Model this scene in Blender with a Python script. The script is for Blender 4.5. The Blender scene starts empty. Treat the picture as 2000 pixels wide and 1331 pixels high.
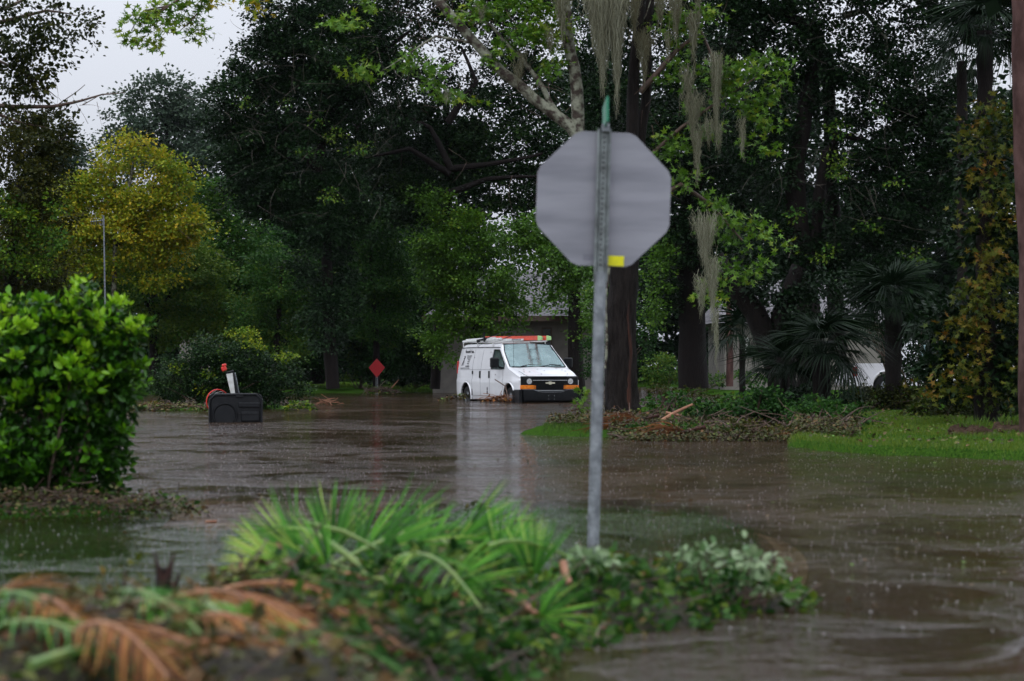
import bpy, math, random
import numpy as np
from mathutils import Vector, Matrix, Euler, noise as mn
R = math.radians
random.seed(7); rng = np.random.default_rng(11)
scn = bpy.context.scene
COL = scn.collection
F = 85.0 / 36.0 * 2000.0      # focal length in photo pixels
HY, EYE = 721.0, 1.0          # horizon row of the photo, eye above the water (water level is z = 0)

# ------------------------------------------------------------------ camera
cam_d = bpy.data.cameras.new('camera'); cam = bpy.data.objects.new('camera', cam_d); COL.objects.link(cam)
cam_d.lens = 85; cam_d.sensor_width = 36; cam_d.clip_start = 0.2; cam_d.clip_end = 4000
cam.location = (0, 0, EYE)
cam.rotation_euler = (R(90) + math.atan((HY - 665.5) / F), 0, 0)
cam_d.dof.use_dof = True; cam_d.dof.focus_distance = 72; cam_d.dof.aperture_fstop = 3.8
scn.camera = cam

# ------------------------------------------------------------------ world: rainy overcast
w = bpy.data.worlds.new('World'); scn.world = w; w.use_nodes = True
nt = w.node_tree; nt.nodes.clear()
def N(nt, t, **k):
    n = nt.nodes.new(t)
    for a, b in k.items(): setattr(n, a, b)
    return n
sky = N(nt, 'ShaderNodeTexSky', sky_type='NISHITA'); sky.sun_disc = False
sky.sun_elevation = R(58); sky.sun_rotation = R(200); sky.air_density = 2; sky.dust_density = 5
hs = N(nt, 'ShaderNodeHueSaturation'); hs.inputs['Saturation'].default_value = 0.15
bg1 = N(nt, 'ShaderNodeBackground'); bg1.inputs[1].default_value = 0.05
geo = N(nt, 'ShaderNodeTexCoord'); sep = N(nt, 'ShaderNodeSeparateXYZ')
mr = N(nt, 'ShaderNodeMapRange'); mr.inputs[1].default_value = 0.0; mr.inputs[2].default_value = 1.0
mr.inputs[3].default_value = 0.54; mr.inputs[4].default_value = 1.75      # standard overcast: zenith three times the horizon
bg2 = N(nt, 'ShaderNodeBackground'); bg2.inputs[0].default_value = (0.87, 0.925, 1.06, 1)
cn = N(nt, 'ShaderNodeTexNoise'); cn.inputs['Scale'].default_value = 2.2; cn.inputs['Detail'].default_value = 4
cm = N(nt, 'ShaderNodeMapRange'); cm.inputs[3].default_value = 0.93; cm.inputs[4].default_value = 1.07
mu = N(nt, 'ShaderNodeMath', operation='MULTIPLY')
ad = N(nt, 'ShaderNodeAddShader'); wo = N(nt, 'ShaderNodeOutputWorld')
L = nt.links.new
L(sky.outputs[0], hs.inputs['Color']); L(hs.outputs[0], bg1.inputs[0])
L(geo.outputs['Generated'], sep.inputs[0]); L(sep.outputs[2], mr.inputs[0])
L(geo.outputs['Generated'], cn.inputs['Vector']); L(cn.outputs[0], cm.inputs[0])
L(mr.outputs[0], mu.inputs[0]); L(cm.outputs[0], mu.inputs[1]); L(mu.outputs[0], bg2.inputs[1])
L(bg1.outputs[0], ad.inputs[0]); L(bg2.outputs[0], ad.inputs[1]); L(ad.outputs[0], wo.inputs[0])
sun_d = bpy.data.lights.new('sun', 'SUN'); sun_d.energy = 0.5; sun_d.angle = R(40); sun_d.color = (1, .97, .93)
sun = bpy.data.objects.new('sun', sun_d); COL.objects.link(sun); sun.rotation_euler = (R(32), 0, R(-20))
vs = scn.view_settings; vs.view_transform = 'Standard'; vs.look = 'None'; vs.gamma = 1; vs.exposure = 0.0
vs.use_curve_mapping = False
cy = scn.cycles; cy.max_bounces = 6; cy.diffuse_bounces = 2; cy.glossy_bounces = 3; cy.transmission_bounces = 4
cy.transparent_max_bounces = 6; cy.volume_bounces = 0; cy.use_denoising = True; cy.caustics_reflective = False; cy.caustics_refractive = False

# ------------------------------------------------------------------ helpers
def P(px, py, Y):
    return Vector(((px - 1000.0) / F * Y, Y, EYE + (HY - py) / F * Y))
def PX(px, Y): return (px - 1000.0) / F * Y
def YW(py): return EYE * F / (py - HY)      # distance of a point of the water surface on that row

def tag(o, label=None, cat=None, group=None, kind=None):
    if label: o['label'] = label
    if cat: o['category'] = cat
    if group: o['group'] = group
    if kind: o['kind'] = kind
    return o
def empty(name, loc, label=None, cat=None, group=None, rz=0.0):
    o = bpy.data.objects.new(name, None); COL.objects.link(o); o.location = loc; o.rotation_euler = (0, 0, rz)
    o.empty_display_size = .2
    return tag(o, label, cat, group)
def link(name, me, parent=None, world=False):
    o = bpy.data.objects.new(name, me); COL.objects.link(o)
    if parent is not None:
        o.parent = parent
        if world: o.matrix_parent_inverse = WM(parent).inverted()
    return o
def WM(o):
    m = Matrix.LocRotScale(o.location, o.rotation_euler, o.scale)
    return (WM(o.parent) @ o.matrix_parent_inverse @ m) if o.parent else m

class MB:
    def __init__(s): s.v = []; s.f = []; s.m = []; s.mi = 0; s.t = []; s.tint = .5
    def add(s, vs_, fs_):
        b = len(s.v); s.v += [tuple(v) for v in vs_]
        for f in fs_: s.f.append(tuple(i + b for i in f)); s.m.append(s.mi); s.t.append(s.tint)
    def box(s, a, b, bev=0.0, M=None):
        (x0, y0, z0), (x1, y1, z1) = a, b
        if bev <= 0:
            vs_ = [Vector(p) for p in ((x0,y0,z0),(x1,y0,z0),(x1,y1,z0),(x0,y1,z0),(x0,y0,z1),(x1,y0,z1),(x1,y1,z1),(x0,y1,z1))]
            fs_ = [(0,3,2,1),(4,5,6,7),(0,1,5,4),(1,2,6,5),(2,3,7,6),(3,0,4,7)]
        else:
            c = Vector(((x0+x1)/2,(y0+y1)/2,(z0+z1)/2)); h = Vector(((x1-x0)/2,(y1-y0)/2,(z1-z0)/2))
            vs_ = []; idx = {}
            for sx in (-1,1):
                for sy in (-1,1):
                    for sz in (-1,1):
                        for ax in range(3):
                            d = [h.x-bev, h.y-bev, h.z-bev]; d[ax] = h[ax]
                            idx[(sx,sy,sz,ax)] = len(vs_); vs_.append(c + Vector((sx*d[0], sy*d[1], sz*d[2])))
            fs_ = []
            for ax in range(3):
                o1, o2 = (ax+1)%3, (ax+2)%3
                for sg in (-1,1):
                    q = []
                    for (p, r) in ((-1,-1),(1,-1),(1,1),(-1,1)):
                        k = [0,0,0]; k[ax] = sg; k[o1] = p; k[o2] = r; q.append(idx[(*k, ax)])
                    fs_.append(q if sg > 0 else q[::-1])
                for p in (-1,1):
                    for r in (-1,1):
                        k0 = [0,0,0]; k1 = [0,0,0]; k0[ax] = -1; k1[ax] = 1; k0[o1] = k1[o1] = p; k0[o2] = k1[o2] = r
                        q = [idx[(*k0,o1)], idx[(*k1,o1)], idx[(*k1,o2)], idx[(*k0,o2)]]
                        fs_.append(q if p*r > 0 else q[::-1])
            for sx in (-1,1):
                for sy in (-1,1):
                    for sz in (-1,1):
                        q = [idx[(sx,sy,sz,i)] for i in range(3)]; fs_.append(q if sx*sy*sz > 0 else q[::-1])
        if M is not None: vs_ = [M @ v for v in vs_]
        s.add(vs_, fs_)
    def tube(s, pts, rads, n=8, jit=0.0, caps=True, squash=None):
        pts = [Vector(p) for p in pts]
        if not hasattr(rads, '__len__'): rads = [rads]*len(pts)
        rings = []; up = None
        for i, p in enumerate(pts):
            d = (pts[min(i+1, len(pts)-1)] - pts[max(i-1, 0)]).normalized()
            if up is None:
                up = d.orthogonal().normalized()
            up = (up - d*up.dot(d)); up = up.normalized() if up.length > 1e-6 else d.orthogonal().normalized()
            sd = d.cross(up)
            rings.append([p + (up*math.cos(a) + sd*math.sin(a)) * rads[i] * (1 + (random.uniform(-jit, jit) if jit else 0))
                          for a in [2*math.pi*k/n for k in range(n)]])
        vs_ = [v for r in rings for v in r]; fs_ = []
        for i in range(len(pts)-1):
            for k in range(n):
                fs_.append((i*n+k, i*n+(k+1)%n, (i+1)*n+(k+1)%n, (i+1)*n+k))
        if caps: fs_ += [tuple(range(n))[::-1], tuple((len(pts)-1)*n+k for k in range(n))]
        s.add(vs_, fs_)
    def cyl(s, c0, c1, r, n=16): s.tube([c0, c1], r, n)
    def prism(s, poly, origin, ux, uy, un, t):
        o = Vector(origin); n = len(poly)
        vs_ = [o + ux*p[0] + uy*p[1] for p in poly] + [o + ux*p[0] + uy*p[1] + un*t for p in poly]
        s.add(vs_, [tuple(range(n))[::-1], tuple(range(n, 2*n))] + [(i, (i+1)%n, (i+1)%n+n, i+n) for i in range(n)])
    def mesh(s, name, mats, smooth=True, ang=35):
        me = bpy.data.meshes.new(name); me.from_pydata(s.v, [], s.f)
        for m in (mats if isinstance(mats, (list, tuple)) else [mats]): me.materials.append(m)
        me.polygons.foreach_set('material_index', s.m)
        a = me.attributes.new('tint', 'FLOAT', 'FACE'); a.data.foreach_set('value', s.t)
        me.update()
        if smooth:
            me.polygons.foreach_set('use_smooth', [True]*len(s.f)); me.set_sharp_from_angle(angle=R(ang))
        return me
    def build(s, name, mats, parent=None, world=False, smooth=True, ang=35):
        return link(name, s.mesh(name, mats, smooth, ang), parent, world)

# ------------------------------------------------------------------ materials
def mat(name, col=(.5,.5,.5), rough=.6, spec=.5, metal=0.0, col2=None, scale=5.0, bump=0.0, bscale=None, detail=4, coat=0.0,
        stretch=None, emit=None, trans=0.0, clamp=(.35,.65)):
    m = bpy.data.materials.new(name); m.use_nodes = True; nt = m.node_tree
    b = nt.nodes['Principled BSDF']; L = nt.links.new
    b.inputs['Base Color'].default_value = (*col, 1); b.inputs['Roughness'].default_value = rough
    b.inputs['Specular IOR Level'].default_value = spec; b.inputs['Metallic'].default_value = metal
    b.inputs['Coat Weight'].default_value = coat
    tc = N(nt, 'ShaderNodeTexCoord'); src = tc.outputs['Object']
    if stretch:
        mp = N(nt, 'ShaderNodeMapping'); mp.inputs['Scale'].default_value = stretch; L(src, mp.inputs[0]); src = mp.outputs[0]
    if col2 is not None:
        n = N(nt, 'ShaderNodeTexNoise'); n.inputs['Scale'].default_value = scale; n.inputs['Detail'].default_value = detail
        L(src, n.inputs['Vector']); r = N(nt, 'ShaderNodeValToRGB')
        r.color_ramp.elements[0].position, r.color_ramp.elements[1].position = clamp
        r.color_ramp.elements[0].color = (*col, 1); r.color_ramp.elements[1].color = (*col2, 1)
        L(n.outputs[0], r.inputs[0]); L(r.outputs[0], b.inputs['Base Color'])
    if bump:
        n = N(nt, 'ShaderNodeTexNoise'); n.inputs['Scale'].default_value = bscale or scale*3; n.inputs['Detail'].default_value = 5
        L(src, n.inputs['Vector']); bp = N(nt, 'ShaderNodeBump'); bp.inputs['Strength'].default_value = bump
        bp.inputs['Distance'].default_value = .05; L(n.outputs[0], bp.inputs['Height']); L(bp.outputs[0], b.inputs['Normal'])
    return m

def leafmat(name, cols, rough=.38, spec=.5, trl=.3):
    """cols: colours over the per-leaf tint 0..1"""
    m = bpy.data.materials.new(name); m.use_nodes = True; nt = m.node_tree; L = nt.links.new
    b = nt.nodes['Principled BSDF']; out = nt.nodes['Material Output']
    at = N(nt, 'ShaderNodeAttribute', attribute_name='tint'); rp = N(nt, 'ShaderNodeValToRGB')
    e = rp.color_ramp.elements
    while len(e) < len(cols): e.new(.5)
    for i, c in enumerate(cols): e[i].position = i/(len(cols)-1); 
    for i, c in enumerate(cols): e[i].color = (*c, 1)
    L(at.outputs['Fac'], rp.inputs[0]); L(rp.outputs[0], b.inputs['Base Color'])
    b.inputs['Roughness'].default_value = rough; b.inputs['Specular IOR Level'].default_value = spec
    t = N(nt, 'ShaderNodeBsdfTranslucent'); L(rp.outputs[0], t.inputs[0])
    mx = N(nt, 'ShaderNodeMixShader'); mx.inputs[0].default_value = trl
    L(b.outputs[0], mx.inputs[1]); L(t.outputs[0], mx.inputs[2]); L(mx.outputs[0], out.inputs[0])
    return m

LM = dict(
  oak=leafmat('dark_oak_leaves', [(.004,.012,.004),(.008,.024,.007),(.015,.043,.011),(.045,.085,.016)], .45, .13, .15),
  green=leafmat('green_leaves', [(.008,.028,.006),(.018,.062,.010),(.040,.115,.015),(.12,.18,.02)], .5, .13),
  far=leafmat('haze_tinted_leaves', [(.030,.055,.035),(.05,.08,.05),(.07,.10,.06)], .6, .2),  # distance haze put into the leaf colour as a greyer green
  yellow=leafmat('yellow_green_leaves', [(.03,.09,.008),(.11,.20,.012),(.27,.31,.018),(.46,.33,.018)], .5, .15),
  olive=leafmat('olive_leaves', [(.010,.018,.004),(.024,.034,.006),(.055,.06,.008),(.10,.085,.010)], .5, .12),
  gum=leafmat('sweetgum_leaves', [(.035,.09,.010),(.07,.17,.014),(.12,.25,.018),(.24,.30,.02)], .45, .3),
  hedge=leafmat('privet_leaves', [(.012,.045,.005),(.035,.13,.006),(.12,.31,.008),(.30,.52,.02)], .35, .35, .3),
  vine=leafmat('autumn_vine_leaves', [(.016,.042,.005),(.045,.070,.008),(.11,.115,.012),(.17,.075,.012)], .5, .15),
  palm=leafmat('palmetto_blades', [(.003,.010,.004),(.006,.018,.006),(.014,.032,.010)], .45, .12, .12),
  frond=leafmat('fresh_palm_leaflets', [(.016,.07,.009),(.045,.19,.016),(.12,.36,.03),(.38,.48,.10)], .42, .18),
  dead=leafmat('dead_palm_leaflets', [(.045,.018,.008),(.13,.050,.016),(.32,.125,.038),(.38,.22,.07)], .6, .1, .2),
  litter=leafmat('mixed_litter', [(.035,.020,.012),(.06,.085,.02),(.16,.075,.035),(.09,.19,.025)], .55, .25, .15),
  pale=leafmat('pale_leaf_undersides', [(.05,.13,.03),(.12,.22,.08),(.24,.33,.17),(.30,.39,.23)], .45, .4),
  grass=leafmat('grass_blades', [(.025,.055,.006),(.05,.11,.008),(.085,.16,.010),(.14,.19,.016)], .5, .3, .35),
  sunk=leafmat('drowned_grass_blades', [(.03,.10,.03),(.06,.18,.05),(.10,.27,.07),(.16,.32,.09)], .6, .2, .3),
  moss=leafmat('spanish_moss', [(.10,.09,.05),(.17,.17,.115),(.32,.325,.24)], .9, .05, .35),
)
M = dict(
  bark=mat('bark', (.008,.006,.0055), .75, .12, col2=(.020,.016,.0145), scale=6, bump=.9, bscale=14, stretch=(3,3,.5)),
  darkbark=mat('dark_wet_bark', (.008,.006,.006), .75, .12, col2=(.012,.009,.008), scale=5, bump=.8, bscale=12, stretch=(3,3,.6)),
  lichen=mat('lichen_bark', (.05,.038,.03), .8, .3, col2=(.24,.25,.19), scale=7, bump=.7, bscale=16, clamp=(.42,.58)),
  redwood=mat('torn_red_wood', (.06,.022,.014), .7, .2, col2=(.014,.009,.008), scale=4, bump=.5, stretch=(4,4,.4)),
  pine=mat('pine_bark', (.05,.026,.023), .85, .15, col2=(.11,.062,.056), scale=6, bump=.8, bscale=10, stretch=(1,1,.4)),
  white=mat('white_paint', (.80,.81,.84), .22, .5, coat=.5, col2=(.74,.75,.78), scale=2.5),
  blackp=mat('black_plastic', (.005,.006,.008), .4, .22, col2=(.010,.011,.013), scale=12),
  rubber=mat('rubber', (.010,.010,.011), .65, .2),
  chrome=mat('chrome', (.75,.76,.78), .12, .5, 1.0),
  steel=mat('galvanised_steel', (.15,.165,.18), .45, .35, .5, col2=(.29,.315,.335), scale=18, bump=.15, bscale=60),
  amber=mat('amber_lens', (.95,.28,.02), .15, .6, col2=(.8,.18,.01), scale=15),
  redlens=mat('red_lens', (.45,.01,.012), .15, .6),
  orange=mat('orange_fibreglass', (.75,.10,.055), .4, .4, col2=(.62,.08,.045), scale=8),
  lime=mat('green_plastic_cap', (.42,.70,.30), .4, .4),
  gold=mat('badge', (.82,.78,.62), .2, .6, .5),
  darksteel=mat('dark_steel', (.10,.11,.11), .5, .5, .5, col2=(.22,.25,.25), scale=9, bump=.2, bscale=60),  # darker steel tone for the channel in front of the panel
  signback=mat('aluminium_sheet', (.275,.28,.315), .42, .5, .25, col2=(.19,.195,.225), scale=2.6, stretch=(.55,.5,3.4), clamp=(.38,.66), bump=.04, bscale=3),
  yellowst=mat('yellow_sticker', (.78,.74,.01), .5, .3, col2=(.66,.64,.02), scale=40),
  greensign=mat('green_sign', (.02,.20,.11), .4, .4),
  redsign=mat('red_reflective', (.55,.004,.012), .35, .5, col2=(.46,.004,.01), scale=30),
  ball_red=mat('red_paint', (.60,.03,.02), .35, .5),
  net=mat('net_cord', (.65,.65,.68), .8, .2),
  wall=mat('stucco', (.24,.225,.20), .9, .2, col2=(.19,.175,.16), scale=3, bump=.2, bscale=40),
  trim=mat('brown_trim', (.12,.085,.065), .6, .3),
  dark=mat('dark_glass', (.012,.014,.016), .08, .6),
  interior=mat('van_interior', (.20,.24,.25), .7, .3, col2=(.08,.09,.1), scale=5),
  paper=mat('paper', (.62,.64,.64), .8, .2, col2=(.5,.5,.48), scale=9),
  dirt=mat('root_ball_soil', (.035,.022,.015), .95, .1, col2=(.07,.045,.03), scale=14, bump=1, bscale=30),
  stick=mat('peeled_stick', (.34,.17,.10), .6, .3, col2=(.22,.10,.06), scale=8, stretch=(1,1,1)),
  greytwig=mat('grey_twig', (.04,.034,.028), .8, .15, col2=(.11,.10,.085), scale=4),
  twig=mat('wet_twig', (.05,.032,.024), .6, .4, col2=(.12,.075,.055), scale=10),
  ink=mat('black_vinyl_lettering', (.02,.02,.025), .5, .3),
  seam=mat('panel_gap', (.22,.23,.25), .7, .2),
  concrete=mat('wet_concrete', (.40,.28,.19), .8, .2, col2=(.56,.41,.30), scale=3, bump=.2, bscale=20),
  asphalt=mat('wet_asphalt', (.045,.036,.028), .8, .3, col2=(.10,.072,.05), scale=1.2, bump=.3, bscale=60),
)
def add_coat_glass(name, tint, rough=.03, fac=.5):
    """car glass: clear tinted pane with a surface reflection, wet and a little fogged"""
    m = bpy.data.materials.new(name); m.use_nodes = True; nt = m.node_tree; nt.nodes.clear(); L = nt.links.new
    out = N(nt, 'ShaderNodeOutputMaterial'); tr = N(nt, 'ShaderNodeBsdfTransparent'); tr.inputs[0].default_value = (*tint, 1)
    gl = N(nt, 'ShaderNodeBsdfGlossy'); gl.inputs['Roughness'].default_value = rough; gl.inputs[0].default_value = (.75, .97, .98, 1)
    df = N(nt, 'ShaderNodeBsdfDiffuse'); df.inputs[0].default_value = (.45, .62, .62, 1)
    tc = N(nt, 'ShaderNodeTexCoord'); no = N(nt, 'ShaderNodeTexNoise'); no.inputs['Scale'].default_value = 3.0; no.inputs['Detail'].default_value = 8
    no.inputs['Roughness'].default_value = .7
    L(tc.outputs['Object'], no.inputs['Vector'])
    rp = N(nt, 'ShaderNodeMapRange'); rp.inputs[1].default_value = .40; rp.inputs[2].default_value = .66; rp.inputs[3].default_value = fac*.35; rp.inputs[4].default_value = fac
    L(no.outputs[0], rp.inputs[0])
    m1 = N(nt, 'ShaderNodeMixShader'); L(rp.outputs[0], m1.inputs[0]); L(tr.outputs[0], m1.inputs[1]); L(df.outputs[0], m1.inputs[2])
    fr = N(nt, 'ShaderNodeFresnel'); fr.inputs[0].default_value = 1.6
    ma = N(nt, 'ShaderNodeMath', operation='MULTIPLY_ADD'); ma.inputs[1].default_value = 1.0; ma.inputs[2].default_value = .08; L(fr.outputs[0], ma.inputs[0])
    bn = N(nt, 'ShaderNodeTexNoise'); bn.inputs['Scale'].default_value = 30; L(tc.outputs['Object'], bn.inputs['Vector'])
    bp = N(nt, 'ShaderNodeBump'); bp.inputs['Strength'].default_value = .25; bp.inputs['Distance'].default_value = .01
    L(bn.outputs[0], bp.inputs['Height']); L(bp.outputs[0], gl.inputs['Normal'])
    m2 = N(nt, 'ShaderNodeMixShader'); L(ma.outputs[0], m2.inputs[0]); L(m1.outputs[0], m2.inputs[1]); L(gl.outputs[0], m2.inputs[2])
    L(m2.outputs[0], out.inputs[0]); return m
M['windscreen'] = add_coat_glass('wet_windscreen_glass', (.42,.64,.66), .13, .42)
M['sideglass'] = add_coat_glass('side_window_glass', (.30,.42,.44), .05, .22)

# ------------------------------------------------------------------ ground, road, kerb, water
def sst(t): t = np.clip(t, 0, 1); return t*t*(3-2*t)
def vnoise(x, y, s, seed=0):
    out = np.zeros_like(x); r = np.random.default_rng(seed)
    for k in range(7):
        a = r.uniform(0, 6.28); f = s*(1.0 + .55*k); p = r.uniform(0, 6.28)
        out += np.sin((x*math.cos(a) + y*math.sin(a))*f + p + 1.5*np.sin((x*math.sin(a*1.7)-y*math.cos(a*1.3))*f*.6+p*2))/(1+.4*k)
    return out/4.0
BL = []   # land blobs: cx, cy, rx, ry, rot, level, softness
def blob(px, Y, rx, ry, rot, lvl, soft=.25): BL.append((PX(px, Y), Y, rx, ry, rot, lvl, soft))
blob(985, 13.7, 1.45, 4.9, -.16, -.055, .12)           # drowned grass island with the stop sign
blob(120, 13.4, 1.15, 2.9, .0, -.06, .12)          # drowned grass at left
blob(60, 17.6, 1.05, 1.5, .0, .06, .35)                # bank under the privet bush
blob(2170, 34, 4.5, 7.9, -.22, .10, .035)               # lawn on the right
blob(1400, 40, 2.6, 5.0, -.5, .10, .3)
blob(1650, 55, 5.0, 9.0, 0, .16, .3)                   # palmetto bed
blob(1950, 50, 6.0, 14.0, 0, .16, .3)
blob(430, 62, 1.9, 3.5, 0, .05, .4)
blob(690, 118, 5.0, 9, 0, .10, .3)
blob(-400, 118, 34, 30, 0, .2, .2)
blob(1850, 104, 12, 22, 0, .15, .2)
def hland(x, y):
    h = np.full_like(x, -.27) + .012*vnoise(x, y, .8, 3)
    for (cx, cy, rx, ry, rot, lvl, soft) in BL:
        c, s = math.cos(rot), math.sin(rot); dx, dy = x-cx, y-cy
        u = (dx*c + dy*s)/rx; v = (-dx*s + dy*c)/ry
        d = (np.abs(u)**2.2 + np.abs(v)**2.2)**(1/2.2) + .05*vnoise(x, y, 2.2, 5)
        k = sst((1 + soft*.5 - d)/soft)
        h = h + k*np.maximum(lvl - h, 0)
    far = sst((y - 128 + 4*vnoise(x, y, .1, 9))/10); h = h + far*(.3 - h)*(h < .3)
    q = y + .92*x + .25*vnoise(x, y, .9, 21); tr = sst((q-34.9)/.5)*sst((37.9-q)/.5)*sst((x-4.0)/.8)*(y < 40)
    h = h - tr*np.maximum(h + .035, 0)
    return h + .008*vnoise(x, y, 3.1, 8)*(h > -.12)
def hpt(x, y): return float(hland(np.array([x]), np.array([y]))[0])

def gaps(lo, hi, d0, g, mid):
    a = [mid]; d = d0
    while a[-1] < hi: a.append(a[-1]+d); d *= g
    b = [mid]; d = d0
    while b[-1] > lo: b.append(b[-1]-d); d *= g
    return np.array(sorted(set(b + a)))
gx = np.concatenate([-np.geomspace(9, 1500, 60)[::-1], np.arange(-8.8, 8.81, .2), np.geomspace(9, 1500, 60)])
gy = np.concatenate([np.linspace(-600, 2, 8), np.arange(3, 24, .25), np.geomspace(24.2, 62, 150), np.geomspace(63, 2500, 70)])
GX, GY = np.meshgrid(gx, gy); HZ = hland(GX.ravel(), GY.ravel())
def gridmesh(name, gx, gy, Z):
    nx, ny = len(gx), len(gy); GX, GY = np.meshgrid(gx, gy)
    co = np.stack([GX.ravel(), GY.ravel(), Z], 1)
    i = np.arange(nx-1)[None, :] + nx*np.arange(ny-1)[:, None]; i = i.ravel()
    fs_ = np.stack([i, i+1, i+1+nx, i+nx], 1)
    return npmesh(name, co, fs_)
def npmesh(name, co, fs_, tint=None, smooth=True):
    me = bpy.data.meshes.new(name); k = fs_.shape[1]
    me.vertices.add(len(co)); me.vertices.foreach_set('co', co.astype(np.float32).ravel())
    me.loops.add(fs_.size); me.loops.foreach_set('vertex_index', fs_.astype(np.int32).ravel())
    me.polygons.add(len(fs_)); me.polygons.foreach_set('loop_start', (np.arange(len(fs_))*k).astype(np.int32))
    me.polygons.foreach_set('loop_total', np.full(len(fs_), k, np.int32))
    me.update(calc_edges=True)
    if tint is not None:
        a = me.attributes.new('tint', 'FLOAT', 'FACE'); a.data.foreach_set('value', tint.astype(np.float32))
    me.polygons.foreach_set('use_smooth', np.full(len(fs_), smooth, bool))
    return me
def ground_mat():
    m = bpy.data.materials.new('ground_grass_mud'); m.use_nodes = True; nt = m.node_tree; L = nt.links.new; b = nt.nodes['Principled BSDF']
    tc = N(nt, 'ShaderNodeTexCoord'); n1 = N(nt, 'ShaderNodeTexNoise'); n1.inputs['Scale'].default_value = 1.1; n1.inputs['Detail'].default_value = 8
    n2 = N(nt, 'ShaderNodeTexNoise'); n2.inputs['Scale'].default_value = 35; n2.inputs['Detail'].default_value = 6
    L(tc.outputs['Object'], n1.inputs[0]); L(tc.outputs['Object'], n2.inputs[0])
    g = N(nt, 'ShaderNodeValToRGB'); e = g.color_ramp.elements
    e[0].position = .3; e[0].color = (.012,.035,.006,1); e[1].position = .7; e[1].color = (.05,.11,.014,1)
    L(n2.outputs[0], g.inputs[0])
    mud = N(nt, 'ShaderNodeValToRGB'); e = mud.color_ramp.elements; e[0].color = (.06,.04,.026,1); e[1].color = (.13,.09,.06,1); L(n1.outputs[0], mud.inputs[0])
    # the bed turns from grass to silt by its height, as the ground itself does
    sp = N(nt, 'ShaderNodeSeparateXYZ'); L(tc.outputs['Object'], sp.inputs[0])
    mr = N(nt, 'ShaderNodeMapRange'); mr.inputs[1].default_value = -.16; mr.inputs[2].default_value = -.08; L(sp.outputs[2], mr.inputs[0])
    mx = N(nt, 'ShaderNodeMix', data_type='RGBA'); L(mr.outputs[0], mx.inputs[0]); L(mud.outputs[0], mx.inputs[6]); L(g.outputs[0], mx.inputs[7])
    L(mx.outputs[2], b.inputs['Base Color']); b.inputs['Roughness'].default_value = 1; b.inputs['Specular IOR Level'].default_value = 0
    bp = N(nt, 'ShaderNodeBump'); bp.inputs['Strength'].default_value = .8; bp.inputs['Distance'].default_value = .04
    L(n2.outputs[0], bp.inputs['Height']); L(bp.outputs[0], b.inputs['Normal']); return m
me = gridmesh('ground', gx, gy, HZ); me.materials.append(ground_mat()); tag(link('ground', me), kind='structure')

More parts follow.
